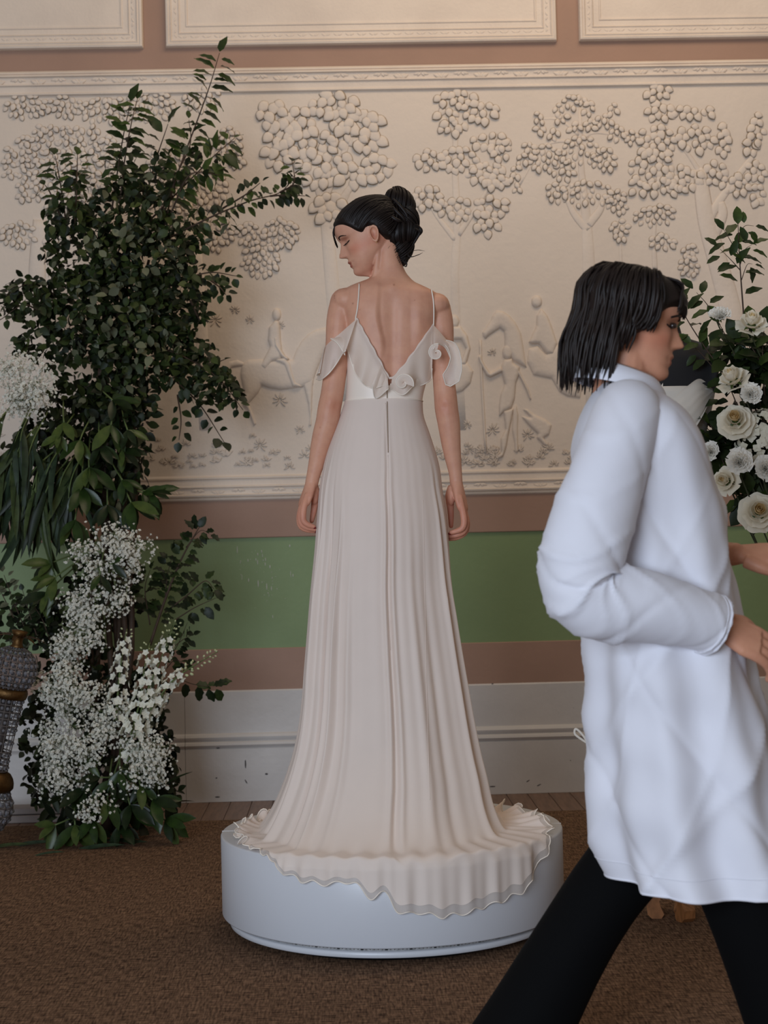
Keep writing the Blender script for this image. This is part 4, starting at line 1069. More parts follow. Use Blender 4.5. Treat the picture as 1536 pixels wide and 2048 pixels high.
def put(me, name, parent, pos, d, up, s, base):
    """a leaf object with its stalk end at pos, growing along d"""
    B = basis(d, up); o = bpy.data.objects.new(name, me); COL.objects.link(o)
    M = Matrix(((B[0][0], B[1][0], B[2][0], 0), (B[0][1], B[1][1], B[2][1], 0), (B[0][2], B[1][2], B[2][2], 0), (0, 0, 0, 1)))
    o.rotation_euler = M.to_euler(); o.location = tuple(np.asarray(pos)-base); o.scale = (s, s, s); o.parent = parent
    return o
def leaf_stuff(name, tpl, P, D, U, S, C, parent, base):
    """many leaves as one mesh: P positions, D directions, U ups, S scales, C tints"""
    V0, F0 = tpl; n = len(P)
    X = D/np.linalg.norm(D, axis=1)[:, None]; Y = np.cross(U, X); Y /= np.linalg.norm(Y, axis=1)[:, None]+1e-9; Z = np.cross(X, Y)
    V = P[:, None, :]+S[:, None, None]*(V0[None, :, 0:1]*X[:, None]+V0[None, :, 1:2]*Y[:, None]+V0[None, :, 2:3]*Z[:, None])
    k = len(V0); Fc = (F0[None]+(np.arange(n)*k)[:, None, None]).reshape(-1, F0.shape[1])
    me = mesh(name, V.reshape(-1, 3)-base, Fc); paint(me, np.repeat(C, k, axis=0)); me.materials.append(m_stuffleaf)
    o = obj(name, me, None, parent); o['kind'] = 'stuff'; return o
GREENS = np.array([lin(c) for c in ((42, 54, 26), (52, 66, 32), (32, 42, 22), (66, 78, 38), (104, 108, 84), (27, 36, 19))])
lr = np.random.default_rng(17)
LY = 1.62                                   # depth of the installation
fb = onz(215, 1650); 
def lp(px, py, dy=0.0): return at(px, py, LY+dy)
def branch(root, base, pts, r, me_list, n, leafname='leaf', size=1.0, name='branch', spread=1.0, start=.15, stem=m_stem, droop=.25, ns=None, twigs=0):
    Q = smooth_path([lp(*p) if len(p) == 3 else lp(p[0], p[1]) for p in pts], 24)
    b = MB().add(*tube(Q, np.linspace(r, r*.35, 24), 6)).build(name, stem, root)
    side = 1; pos = []
    for k in range(n):
        t = start+(1-start)*(k+.5)/n; i = min(int(t*23), 22); f = t*23-i
        p = Q[i]*(1-f)+Q[i+1]*f; T = Q[i+1]-Q[i]; T /= np.linalg.norm(T)
        side = -side
        ph = lr.uniform(-.9, .9)+(0 if side > 0 else math.pi)
        n1 = np.cross(T, (0, 1, 0)); n1 /= np.linalg.norm(n1)+1e-9; n2 = np.array([0, -1.0, 0])
        d = T*lr.uniform(.2, .8)+spread*(n1*math.cos(ph)+n2*math.sin(ph)*.7)+np.array([0, 0, -droop])
        if k == n-1: d = T
        off = d/np.linalg.norm(d)*lr.uniform(.004, .022)
        put(me_list[lr.integers(len(me_list))], leafname, b, p+off, d, np.array([lr.normal(0, .4), -.7, .8]), size*lr.uniform(.7, 1.15), base)
    return b
def mass(root, base, blobs, tpl, dens, size, name='foliage', dy=(-.16, .18), grey=.12, hang=.5, dark=1.0):
    P = []; 
    for (cx, cy, rx, ry) in blobs:
        n = int(dens*rx*ry/100)
        a = lr.uniform(0, 2*np.pi, n); r = np.sqrt(lr.random(n))
        x, y = cx+rx*r*np.cos(a), cy+ry*r*np.sin(a); hh = np.sqrt(np.clip(1-r**2, .06, 1))
        for i in range(n): P.append(lp(x[i], y[i], lr.uniform(dy[0], dy[1])*hh[i]))
    P = np.array(P); n = len(P)
    D = lr.normal(0, 1, (n, 3)); D[:, 2] -= hang; D[:, 1] -= .3
    U = lr.normal(0, .55, (n, 3))+np.array([0, -.6, .7])
    g_ = GREENS[lr.integers(0, len(GREENS)-(0), n)]; isg = lr.random(n) < grey
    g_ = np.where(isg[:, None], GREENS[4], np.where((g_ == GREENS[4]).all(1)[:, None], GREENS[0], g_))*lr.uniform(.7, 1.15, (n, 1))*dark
    return leaf_stuff(name, tpl, P, D, U, lr.uniform(.65, 1.15, n)*size, g_, root, base)
# -- the tall column of small-leaved branches
base = np.array([fb[0], LY, 0.0])
colm = empty('leafy_branch_column', tuple(base), 'tall column of dark green small-leaved branches rising up the relief wall at left', 'greenery')
sm_me = [tplmesh('leaf', SMALL, m_l[0]), tplmesh('leaf', SMALL, m_l[2]), tplmesh('leaf', SMALL, m_l[1])]; pl_me = [tplmesh('leaf', PLUM, m_l[1]), tplmesh('leaf', PLUM, m_l[0])]
ro_me = [tplmesh('leaf', ROUND, m_l[0]), tplmesh('leaf', ROUND, m_l[2])]
tk = MB()
for k in range(9):
    x = 215+lr.uniform(-40, 40)
    tk.add(*tube(smooth_path([np.array([lp(x, 1640)[0], LY+lr.uniform(-.08, .08), 0.0]), lp(230+lr.uniform(-50, 50), 1300, lr.uniform(-.05, .05)), lp(230+lr.uniform(-60, 60), 900), lp(230+lr.uniform(-70, 90), 520, .05)], 16), np.linspace(.016, .006, 16), 6))
tk.build('main_stems', m_stem, colm)
for pts, kind, n, sz in (
    ([(238, 430), (248, 330), (262, 250), (275, 197)], pl_me, 22, 1.2), ([(222, 430), (234, 350), (247, 270), (261, 206)], pl_me, 16, 1.2),
    ([(330, 420), (365, 320), (395, 240), (420, 170), (439, 106)], pl_me, 30, 1.2), ([(290, 400), (312, 320), (336, 248)], pl_me, 14, 1.2),
    ([(300, 440), (380, 360), (430, 310), (468, 277)], pl_me, 24, 1.2), ([(330, 450), (350, 360), (380, 290), (378, 240)], pl_me, 16, .9),
    ([(340, 430), (380, 350), (440, 350)], pl_me, 14, .9),
    ([(135, 470), (126, 400), (116, 340), (110, 312)], pl_me, 16, 1.2), ([(150, 450), (153, 380), (155, 308)], pl_me, 16, .9), ([(120, 430), (100, 385), (90, 370)], pl_me, 5, .8),
    ([(330, 480), (420, 435), (500, 402), (560, 385), (590, 350)], sm_me, 40, 1.0), ([(540, 392), (575, 390), (610, 392)], sm_me, 10, .9), ([(560, 385), (588, 365), (584, 322)], sm_me, 16, .9), ([(440, 420), (490, 390), (520, 366)], sm_me, 14, .9),
    ([(360, 560), (420, 545), (472, 552)], ro_me, 16, .95), ([(420, 560), (440, 575), (452, 590)], ro_me, 7, .9), ([(120, 600), (70, 565), (10, 590)], ro_me, 18, 1.0), ([(100, 640), (50, 610), (0, 640)], ro_me, 14, .95),
    ([(310, 690), (380, 720), (440, 760), (486, 820)], ro_me, 26, 1.05), ([(350, 760), (400, 810), (448, 884)], ro_me, 14, 1.15), ([(340, 720), (400, 735), (452, 718)], ro_me, 12, .9), ([(355, 790), (362, 840), (358, 880)], ro_me, 8, 1.0), ([(380, 600), (400, 640), (408, 622)], ro_me, 8, 1.0)):
    branch(colm, base, [(x, y, lr.uniform(-.08, .06)*(i > 0)) for i, (x, y) in enumerate(pts)], .0042, kind, n, size=sz)
mass(colm, base, [(255, 430, 95, 70), (180, 500, 100, 80), (290, 520, 110, 90), (240, 610, 125, 95), (330, 610, 85, 75), (165, 610, 90, 80), (290, 700, 105, 75), (370, 720, 70, 50), (420, 775, 58, 45), (200, 740, 95, 70), (130, 430, 45, 45), (60, 600, 60, 45), (100, 690, 70, 45), (350, 480, 60, 45), (300, 370, 65, 40)], SMALL, 4.6, 1.0, grey=.10)
mass(colm, base, [(260, 500, 95, 60), (230, 600, 100, 80), (270, 690, 90, 60)], SMALL, 1.0, 1.05, grey=.75, dy=(-.22, -.12))
mass(colm, base, [(270, 330, 60, 60), (390, 320, 60, 40), (150, 390, 45, 50), (420, 440, 60, 30), (440, 770, 40, 40), (410, 560, 40, 30), (50, 590, 55, 40)], PLUM, 1.5, .85)
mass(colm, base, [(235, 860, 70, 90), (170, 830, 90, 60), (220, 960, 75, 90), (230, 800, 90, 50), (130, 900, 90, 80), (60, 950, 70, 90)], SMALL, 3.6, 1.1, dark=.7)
# -- long hanging eucalyptus
eb = np.array([lp(90, 900)[0], LY-.12, lp(90, 830)[2]])
euc = empty('hanging_eucalyptus', tuple(eb), 'long narrow dark eucalyptus leaves hanging below the upper baby\'s breath, left edge', 'eucalyptus')
lg = [tplmesh('leaf', LONG, m_euc[0]), tplmesh('leaf', LONG, m_euc[1]), tplmesh('leaf', LONG, m_l[2])]
for k in range(17):
    x0, y0 = lr.uniform(0, 190), lr.uniform(815, 930); x1 = x0*1.0+lr.uniform(-45, 15)-(15 if x0 > 90 else 0); y1 = y0+lr.uniform(70, 150)
    Q = smooth_path([lp(x0+20, y0-15, -.05), lp((x0+x1)/2, (y0+y1)/2-10, -.16), lp(x1, y1, -.17)], 12)
    st = MB().add(*tube(Q, np.linspace(.004, .0018, 12), 5)).build('stem', m_gstem, euc)
    for j in range(6):
        i = 2+int(j*1.5); T = Q[min(i+1, 11)]-Q[i]
        d = T/np.linalg.norm(T)+np.array([lr.normal(0, .45), lr.normal(-.1, .3), -.75])
        put(lg[lr.integers(3)], 'leaf', st, Q[i], d, np.array([lr.normal(0, .6), -1, .25]), lr.uniform(.6, 1.0), eb)
for k in range(16):
    p = lp(lr.uniform(10, 175), lr.uniform(930, 1010), -.16); put(lg[lr.integers(3)], 'leaf', euc, p, np.array([lr.normal(-.05, .18), lr.normal(-.05, .2), -1]), np.array([lr.normal(0, .6), -1, .2]), lr.uniform(.55, .85), eb)
# -- whorls of broad glossy leaves
br = [tplmesh('leaf', BROAD, m) for m in m_broad]
def whorl(root, base, px, py, dirx, dirz, n, s, dy=-.15, mi=None, spread=.75):
    c = lp(px, py, dy); D = np.array([dirx, -.25, dirz], float); D /= np.linalg.norm(D)
    Q = smooth_path([c-D*.14*s+np.array([0, .10, 0]), c-D*.05*s+np.array([0, .02, 0]), c], 8)
    st = MB().add(*tube(Q, .0032, 5)).build('stem', m_gstem, root)
    B = basis(D, (0, -1, .2))
    for k in range(n):
        a = 2*np.pi*k/n+lr.uniform(-.3, .3)
        d = D*lr.uniform(.5, 1.0)+spread*(B[1]*math.cos(a)+B[2]*math.sin(a)*.8)+np.array([0, 0, -.15])
        put(br[mi if mi is not None and lr.random() < .7 else lr.integers(3)], 'leaf', st, c, d, np.array([lr.normal(0, .3), -.8, .6]), s*lr.uniform(.75, 1.1), base)
bbs = np.array([lp(225, 1000)[0], LY-.1, lp(225, 1000)[2]])
brt = empty('broad_leaf_cluster', tuple(bbs), 'cluster of broad glossy green leaves fanning out beside the hanging eucalyptus', 'greenery')
for a in ((222, 850, -.1, -1, 6, .95, -.2, 1), (128, 845, .2, -1, 5, .8, -.2, 1), (160, 880, -.3, -1, 5, .9, -.2, 1), (245, 900, .6, -.6, 5, .8, -.16, 2), (178, 935, .1, -1, 6, 1.0, -.2, 1), (165, 975, .1, -1, 6, 1.1, -.2, 0), (245, 960, .6, -.8, 5, .8, -.18, 0), (262, 1005, .5, -1, 7, 1.05, -.2, 0),
          (285, 985, 1, -.35, 5, .7, -.15, 0), (300, 985, 1.2, -.4, 6, .85, -.16, 0), (150, 1040, -.1, -1, 5, .95, -.2, 0), (215, 1010, .1, -1, 6, .95, -.18, 2), (225, 800, .9, -.8, 5, .9, -.16, 2), (255, 860, .4, -1, 5, .8, -.18, 2), (120, 870, -.4, -1, 5, .7, -.22, 1), (200, 890, .2, -1, 5, .8, -.2, 2)):
    whorl(brt, bbs, *a[:7], mi=a[7])
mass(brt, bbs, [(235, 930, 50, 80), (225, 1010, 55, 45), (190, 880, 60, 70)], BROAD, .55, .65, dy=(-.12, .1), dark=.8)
bb2 = np.array([lp(90, 1170)[0], LY-.12, lp(90, 1170)[2]])
br2 = empty('broad_leaf_cluster', tuple(bb2), 'sparse broad leaves pointing left in front of the green band at left', 'greenery')
for a in ((105, 1125, -1, -.4, 5, .9, -.16, 1), (110, 1155, -1, -.8, 6, .95, -.18, 1), (95, 1185, -.8, -.9, 6, .85, -.18, 1), (225, 1128, .9, .05, 2, .6, -.32, 2), (200, 1150, 0, -1, 3, .75, -.32, 0)): whorl(br2, bb2, *a[:7], mi=a[7])
# -- dark round-leaved greenery low on the left
b3 = np.array([lp(60, 1500)[0], LY, 0]); lowg = empty('dark_round_leaf_greenery', tuple(b3), 'dark dusty round-leaved greenery behind the crystal lamp and baby\'s breath', 'greenery')
for pts, n in (([(60, 1280), (30, 1210), (8, 1150)], 20), ([(80, 1290), (60, 1230), (45, 1180)], 18), ([(100, 1280), (85, 1240), (70, 1215)], 14), ([(30, 1240), (10, 1200), (-5, 1170)], 12), ([(90, 1420), (95, 1470), (85, 1530)], 16), ([(100, 1500), (80, 1560), (75, 1600)], 16)):
    branch(lowg, b3, [(x, y, -.05) for x, y in pts], .003, [tplmesh('leaf', ROUND, m_l[2]), tplmesh('leaf', ROUND, m_l[3])] if n == 20 else ro_me, n, size=.9)
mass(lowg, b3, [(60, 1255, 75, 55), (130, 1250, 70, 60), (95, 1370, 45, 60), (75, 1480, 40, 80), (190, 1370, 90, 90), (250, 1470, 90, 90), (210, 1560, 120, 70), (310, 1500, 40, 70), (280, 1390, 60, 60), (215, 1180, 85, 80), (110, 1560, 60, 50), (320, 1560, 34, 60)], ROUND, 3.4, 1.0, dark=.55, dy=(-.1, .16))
# -- lobed branch and twigs to the right of the flowers
b4 = np.array([lp(305, 1290)[0], LY, lp(305, 1290)[2]]); oak = empty('leafy_branch', tuple(b4), 'thick upright twig with small lobed leaves against the green band', 'branch')
lob = [tplmesh('leaf', leaf_tpl(.050, .034, wavy=.10, nt=6, droop=.2), m_l[0]), tplmesh('leaf', leaf_tpl(.056, .036, wavy=.09, nt=7, droop=.25), m_l[2])]
for pts, r, n in (([(300, 1290), (330, 1200), (362, 1120), (398, 1055)], .007, 34), ([(330, 1225), (375, 1190), (410, 1162), (428, 1178)], .0035, 16), ([(350, 1240), (390, 1215), (432, 1196)], .003, 10), ([(330, 1200), (335, 1150), (345, 1110)], .003, 12), ([(300, 1250), (290, 1180), (300, 1140)], .003, 12), ([(372, 1095), (400, 1062), (420, 1068)], .002, 5)):
    branch(oak, b4, [(x, y, -.05-.02*i) for i, (x, y) in enumerate(pts)], r, lob, n, size=.92)
b5 = np.array([lp(375, 1280)[0], LY, lp(375, 1280)[2]]); tw = empty('leafy_branch', tuple(b5), 'short dark round-leaved twig beside the cream delphinium tips', 'branch')
for pts in ([(330, 1330), (355, 1290), (375, 1245)], [(340, 1300), (365, 1280), (385, 1270)], [(330, 1340), (350, 1320), (370, 1330)]): branch(tw, b5, [(x, y, -.02) for x, y in pts], .0025, ro_me, 11, size=.95)
b6 = np.array([lp(400, 1375)[0], LY-.08, lp(400, 1375)[2]]); sp_ = empty('leafy_branch', tuple(b6), 'small lone sprig of lobed leaves in front of the skirting top', 'branch')
branch(sp_, b6, [(345, 1352, -.06), (385, 1368, -.1), (418, 1372, -.1), (436, 1368, -.1)], .002, lob, 8, size=1.1, droop=.9)
# -- greenery lying on the carpet
b7 = np.array([lp(210, 1640)[0], LY-.35, 0]); flg = empty('broad_leaf_cluster', tuple(b7), 'broad glossy leaves spilling over the carpet at the foot of the flowers', 'greenery')
for (x, y, dx, dz, n, s, mi) in ((215, 1600, 0, -1, 7, 1.0, 0), (170, 1575, -.4, -.8, 6, 1.0, 2), (260, 1610, .3, -.8, 7, 1.0, 2), (305, 1600, .8, -.5, 6, .95, 0), (330, 1640, .6, -.3, 5, .95, 0), (185, 1640, -.2, -1, 6, .9, 0), (110, 1650, -1, -.3, 5, .85, 1), (150, 1650, .1, -.6, 5, .9, 1), (240, 1650, .3, -.6, 5, .9, 2), (240, 1540, .1, -.9, 4, .8, 0), (280, 1570, .2, -.9, 5, .8, 0), (225, 1560, -.2, -.8, 5, .8, 2), (200, 1555, -.8, .1, 4, .8, 2)):
    whorl(flg, b7, x, y, dx, dz, n, s, -.30, mi=mi)
for (x, y, ang, s, k) in ((250, 1690, 178, .8, 0), (200, 1682, 5, .8, 0), (110, 1684, 170, .75, 0), (60, 1688, 178, .7, 1), (160, 1672, 165, .6, 1), (130, 1704, 205, .45, 0), (320, 1576, 35, .45, 2)):
    p = onz(x, y, .012) if y > 1600 else lp(x, y, -.2); a = math.radians(ang)
    put(lg[k], 'leaf', flg, p, np.array([math.cos(a), 0, .04 if y > 1600 else math.sin(a)]), np.array([0, -.5, 1]), s, b7)
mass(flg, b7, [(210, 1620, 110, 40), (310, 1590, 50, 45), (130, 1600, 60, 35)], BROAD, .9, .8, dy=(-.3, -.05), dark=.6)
mass(flg, b7, [(335, 1520, 22, 50), (340, 1580, 18, 40)], SMALL, 4, .8, dy=(-.05, .1), dark=.7)

# -- baby's breath
m_gyp = mat('white_blossom', (236, 234, 222), .8, var=.03, scale=20, trans=.2)
def bloom_tpl():
    V = []; Fc = []
    for k in range(5):
        a = 2*np.pi*k/5; c, s = math.cos(a), math.sin(a); b = len(V)
        V += [(0, 0, -.001), (c*.0032-s*.0022, s*.0032+c*.0022, .0016), (c*.0050, s*.0050, .0022), (c*.0032+s*.0022, s*.0032-c*.0022, .0016)]; Fc.append((b, b+1, b+2, b+3))
    b = len(V); V += [(.0026, 0, .0015), (-.0013, .0023, .0015), (-.0013, -.0023, .0015), (0, 0, .0048), (0, 0, -.0035)]
    Fc += [(b, b+1, b+3, b+3), (b+1, b+2, b+3, b+3), (b+2, b, b+3, b+3), (b+1, b, b+4, b+4), (b+2, b+1, b+4, b+4), (b, b+2, b+4, b+4)]
    return np.array(V), Fc
BT, BF = bloom_tpl()
BF = [tuple(dict.fromkeys(f)) for f in BF]
def gyp(px, py, rx, ry, n, label, dy=-.24, stem_to=(0, 60)):
    o0 = lp(px, py+ry*.4, dy+.08)
    root = empty('babys_breath_bunch', tuple(o0), label, 'flowers', "baby's breath bunches")
    st = MB(); V = []; Fc = []; nb = 0
    foot = lp(px+stem_to[0], py+stem_to[1], dy+.2)
    subs = []
    for k in range(max(5, n//26)):
        a = lr.uniform(0, 2*np.pi); r = math.sqrt(lr.random())
        q = lp(px+rx*r*math.cos(a)*.9, py+ry*r*math.sin(a)*.9, dy-.07*math.sqrt(1-r*r*.9)); subs.append(q)
        st.add(*tube(smooth_path([foot, foot*.45+q*.55+np.array([0, 0, .01]), q], 7), .0011, 4))
    for k in range(int(n*1.35)):
        q = subs[lr.integers(len(subs))]; p = q+lr.normal(0, 1, 3)*np.array([.026, .022, .026])
        d = (p-q)+np.array([0, -.02, .012])+lr.normal(0, .012, 3); B = basis(d, lr.normal(0, 1, 3)); s = lr.uniform(.95, 1.65)
        V.append(p+s*(BT@np.array([B[1], B[2], B[0]]))); Fc += [tuple(i+nb for i in f) for f in BF]; nb += len(BT)
        if k % 3 == 0: st.add(*tube([q, (p+q)/2+[0, 0, .002], p], .0005, 3, cap=False))
    st.build('stems', m_gstem, root)['kind'] = 'stuff'
    obj('blossoms', mesh('blossoms', np.concatenate(V)-o0, Fc, smooth=False), m_gyp, root)['kind'] = 'stuff'
gyp(50, 765, 72, 72, 620, "loose white baby's breath bunch above the hanging eucalyptus, highest of all", -.30)
gyp(215, 1110, 72, 62, 620, "white baby's breath bunch just under the broad glossy leaves")
gyp(205, 1205, 75, 45, 420, "white baby's breath bunch beside the upright lobed twig")
gyp(160, 1280, 55, 48, 420, "white baby's breath bunch right of the gilt top of the lamp")
gyp(140, 1385, 70, 55, 560, "white baby's breath bunch level with the lamp's upper gilt collar", -.28)
gyp(150, 1480, 80, 70, 760, "large white baby's breath bunch left of the lowest delphinium blooms", -.28)
gyp(120, 1550, 45, 36, 240, "small trailing baby's breath tuft at the lower left of the white bunches", -.28)
gyp(270, 1530, 52, 66, 480, "white baby's breath bunch right of the largest one, above the floor leaves", -.28)
gyp(175, 1612, 26, 26, 90, "tiny baby's breath tuft among the broad leaves on the floor, lowest of all", -.34)
gyp(308, 1545, 20, 26, 90, "tiny baby's breath tuft by the dark right edge of the greenery", -.24)
gyp(290, 1095, 14, 10, 26, "thin baby's breath sprig poking out over the green band", -.24, (-50, 30))
gyp(215, 1430, 40, 30, 160, "small baby's breath tuft tucked between the big bunch and the delphiniums", -.26)
# -- delphiniums
m_delph = mat('cream_white_petal', (240, 240, 226), .6, var=.03, scale=20, trans=.25); m_bud = mat('pale_green_bud', (206, 212, 164), .6, var=.05, trans=.15)
def floret_mesh():
    pt, pf = leaf_tpl(.021, .0175, fold=.3, droop=-.30, nt=5, tip=.72); mb = MB()
    for k in range(5):
        a = 2*np.pi*k/5; c, s = math.cos(a), math.sin(a); R = np.array([[c, s, 0], [-s, c, 0], [0, 0, 1]]); mb.add(pt@R, pf)
    for k in range(4):
        a = 2*np.pi*k/4+.4; c, s = math.cos(a), math.sin(a); R = np.array([[c, s, 0], [-s, c, 0], [0, 0, 1]]); mb.add((pt*.5+[0, 0, .003])@R, pf)
    mb.add(*ellipsoid((0, 0, .004), (.003, .003, .004), 6, 5))
    me = mesh('floret', np.concatenate(mb.V), mb.F); me.materials.append(m_delph); return me
flo = floret_mesh(); bud = mesh('bud', *ellipsoid((.008, 0, 0), (.0095, .006, .006), 8, 6)); bud.materials.append(m_bud)
def delph(pts, n, nbud, label, dy=-.32, w=.030):
    Q = smooth_path([lp(x, y, dy+.03*i) for i, (x, y) in enumerate(pts)], 30); b0 = Q[0]
    root = empty('delphinium_stem', tuple(b0), label, 'flower', 'delphinium stems')
    MB().add(*tube(Q, np.linspace(.0042, .0016, 30), 6)).build('stem', m_gstem, root)
    for k in range(n+nbud):
        t = k/(n+nbud-1); i = min(int(t*28.9), 28); T = Q[i+1]-Q[i]; T /= np.linalg.norm(T)
        a = k*2.4; n1 = np.cross(T, (0, 1, 0)); n1 /= np.linalg.norm(n1); n2 = np.cross(T, n1)
        d = n1*math.cos(a)+n2*math.sin(a)*.8+T*.25+np.array([0, -.35, 0]); d /= np.linalg.norm(d)
        ww = w*(1-.55*t)*lr.uniform(.8, 1.2)
        p = Q[i]+d*ww
        if k < n: q = put(flo, 'floret', root, p, np.cross(d, (lr.normal(), lr.normal(), lr.normal())), d, lr.uniform(.8, 1.05)*(1-.35*t), b0)
        else: q = put(bud, 'bud', root, p, d+T*.4, (0, 0, 1), lr.uniform(.8, 1.1)*(1.15-.6*t), b0)
    sg = MB()
    for k in range(0, n+nbud, 2):
        pass
delph([(268, 1475), (292, 1390), (325, 1310), (352, 1238)], 62, 14, 'leaning cream delphinium stem whose top crosses the lower edge of the green band', w=.045)
delph([(232, 1440), (238, 1360), (246, 1300), (254, 1258)], 36, 8, 'upright white delphinium stem with large open florets, nearest the baby\'s breath', w=.038)
delph([(300, 1420), (345, 1362), (390, 1330), (436, 1303)], 22, 24, 'delphinium stem stretching right into a tip of pale green buds', w=.024)
delph([(250, 1530), (285, 1470), (308, 1420), (330, 1385)], 32, 4, 'low delphinium stem with drooping white bells above the skirting', w=.04)
delph([(262, 1470), (280, 1400), (290, 1330), (300, 1285)], 34, 6, 'middle cream delphinium stem between the upright and the leaning one', w=.04)

# -- crystal lamp leaning at the left edge
m_gilt = mat('old_gilt_brass', (112, 84, 52), .5, metal=1.0, var=.12, scale=30, bump=.2, bscale=80); m_wire = mat('grey_wire', (98, 90, 86), .55, metal=.3)
m_cry = bpy.data.materials.new('cut_crystal'); m_cry.use_nodes = True
q = m_cry.node_tree.nodes['Principled BSDF']; q.inputs['Base Color'].default_value = (.30, .30, .33, 1); q.inputs['Roughness'].default_value = .06; q.inputs['Transmission Weight'].default_value = .55; q.inputs['IOR'].default_value = 1.5
LD = -.42
top_, bot_ = lp(37, 1278, LD), lp(-33, 1640, LD); ax = (top_-bot_); H_ = np.linalg.norm(ax); ax = ax/H_; Bz = basis(ax, (0, -1, 0))
lfoot = bot_.copy(); lamp = empty('crystal_lamp', tuple(lfoot), 'crystal-beaded column with gilt collars leaning at the left edge of the picture', 'lamp')
def lax(t, px=None):  # a point on the axis at photo row px
    return bot_+ax*H_*t
tpx = lambda y: (1640-y)/(1640-1278)
u = 1/545.0
def ringpts(t, r, n=40):
    a = np.linspace(0, 2*np.pi, n, endpoint=False); return lax(t)+r*(np.cos(a)[:, None]*Bz[1]+np.sin(a)[:, None]*Bz[2])
def cage(prof, nl, name):
    """wire cage with a crystal in every cell; prof = [(row, radius px)]"""
    wr = MB(); cr = MB(); ys = [p[0] for p in prof]
    for y, r in prof: R = ringpts(tpx(y), r*u); wr.add(*tube(np.vstack([R, R[:2]]), .0024, 5, cap=False))
    for k in range(nl):
        a = 2*np.pi*k/nl; P = [lax(tpx(y))+r*u*(math.cos(a)*Bz[1]+math.sin(a)*Bz[2]) for y, r in prof]; wr.add(*tube(smooth_path(P, len(P)*3), .0020, 5))
        a += math.pi/nl
        for (y0, r0), (y1, r1) in zip(prof[:-1], prof[1:]):
            c = lax(tpx((y0+y1)/2))+(r0+r1)/2*u*.985*(math.cos(a)*Bz[1]+math.sin(a)*Bz[2]); s = min(abs(y1-y0)*u*.36, (r0+r1)/2*u*math.pi/nl*.66)
            cr.add(*ellipsoid(c, (s, s, s), 6, 5))
    g0 = wr.build(name, m_wire, lamp); c = MB(); c.V, c.F, c.n, c.mi = cr.V, cr.F, cr.n, cr.mi
    me = mesh('crystal_beads', np.concatenate(cr.V)-lfoot, cr.F, smooth=False); o = obj('crystal_beads', me, m_cry, g0); o['kind'] = 'stuff'
ball = [(1340+48*math.sin(t), max(48*math.cos(t), 9)) for t in np.linspace(-1.35, 1.0, 9)]
cage(ball, 20, 'ball_cage')
cage([(1392+14*i, 33-.6*i) for i in range(5)]+[(1465, 29), (1500, 28)]+[(1512+13*i, 27+.6*i) for i in range(3)], 18, 'column_cage')
cage([(1575, 36), (1590, 46), (1606, 52), (1622, 53), (1640, 46), (1660, 34), (1680, 20)], 20, 'lower_cage')
def latheax(prof, m, name, n=36):
    MB().add(*loft([ringpts(tpx(y), r*u, n) for y, r in prof])).build(name, m, lamp)
latheax([(1374, 30), (1376, 37), (1382, 39), (1388, 39), (1394, 37), (1396, 32)], m_gilt, 'gilt_collar')
latheax([(1540, 28), (1544, 36), (1552, 42), (1560, 45), (1570, 46), (1576, 42), (1580, 34)], m_gilt, 'gilt_collar')
latheax([(1296, 16), (1290, 11), (1280, 9), (1270, 13), (1262, 17), (1260, 8)], m_gilt, 'gilt_finial', 20)
latheax([(1700, 6), (1690, 12), (1675, 18)], m_gilt, 'gilt_foot', 20)
latheax([(1400, 14), (1530, 12)], m_wire, 'inner_tube', 12)
lf = leaf_tpl(.085, .020, droop=.6, fold=.4, nt=5); me = tplmesh('gilt_leaf', lf, m_gilt)
for k in range(8):
    a = 2*np.pi*k/8; d = math.cos(a)*Bz[1]+math.sin(a)*Bz[2]; put(me, 'gilt_leaf', lamp, lax(tpx(1276))+d*.014, d+ax*.5, ax, 1.0, lfoot)
# grey board lying along the wall foot behind the lamp
pb = onz(60, 1646); pl_ = MB()
for (z0, z1, d) in ((0.0, .03, 0), (.033, .058, .012)): pl_.add(*bevbox(X0+.6, onz(128, 1640)[0], pb[1]+d, pb[1]+.12, z0, z1, .003))
hb_ = obj('plinth_board', mesh('plinth_board', np.concatenate(pl_.V), pl_.F, smooth=False), mat('grey_painted_board', (150, 138, 132), .6)); tag(hb_, 'low grey stepped board on the floor behind the crystal lamp', 'board')

# ------------------------------------------------------------------ the dress form at right and the flowers beside it
MY = -.06
mp_ = lambda px, py, dy=0.0: at(px, py, MY+dy)
m_form = mat('black_jersey_form', (24, 23, 26), .8, var=.05, sheen=.2); m_cap = mat('dark_wood_cap', (66, 48, 40), .45, var=.12, scale=20)
m_oak = mat('varnished_oak', (150, 98, 58), .4, var=.15, scale=9, stretch=(3, 20, 3)); m_gown = cloth_mat('white_gown_cloth', (236, 228, 216), .2, 1.0); m_label = mat('cream_label', (226, 210, 180), .6)
fx = mp_(1335, 1825)[0]
form = empty('dress_form', (fx, MY, 0.0), 'black dress form wearing a white draped gown, half hidden behind the walking person', 'mannequin')
def oval(px, py, hw, d, n=36, ex=2.3, dy=0.0):
    c = mp_(px, py, dy); a = np.linspace(0, 2*np.pi, n, endpoint=False); co, si = np.cos(a), np.sin(a)
    return c+np.c_[np.sign(co)*np.abs(co)**(2/ex)*hw/677, np.sign(si)*np.abs(si)**(2/ex)*d, np.zeros(n)]
MB().add(*loft([oval(1325, y, h, d) for y, h, d in ((1130, 112, .12), (1040, 118, .125), (960, 100, .11), (900, 82, .10), (850, 88, .105), (800, 100, .12), (760, 108, .115), (730, 114, .10), (712, 113, .085), (700, 104, .07), (690, 84, .06), (682, 58, .055), (672, 38, .05), (655, 33, .048), (640, 32, .047))])).build('torso', m_form, form)
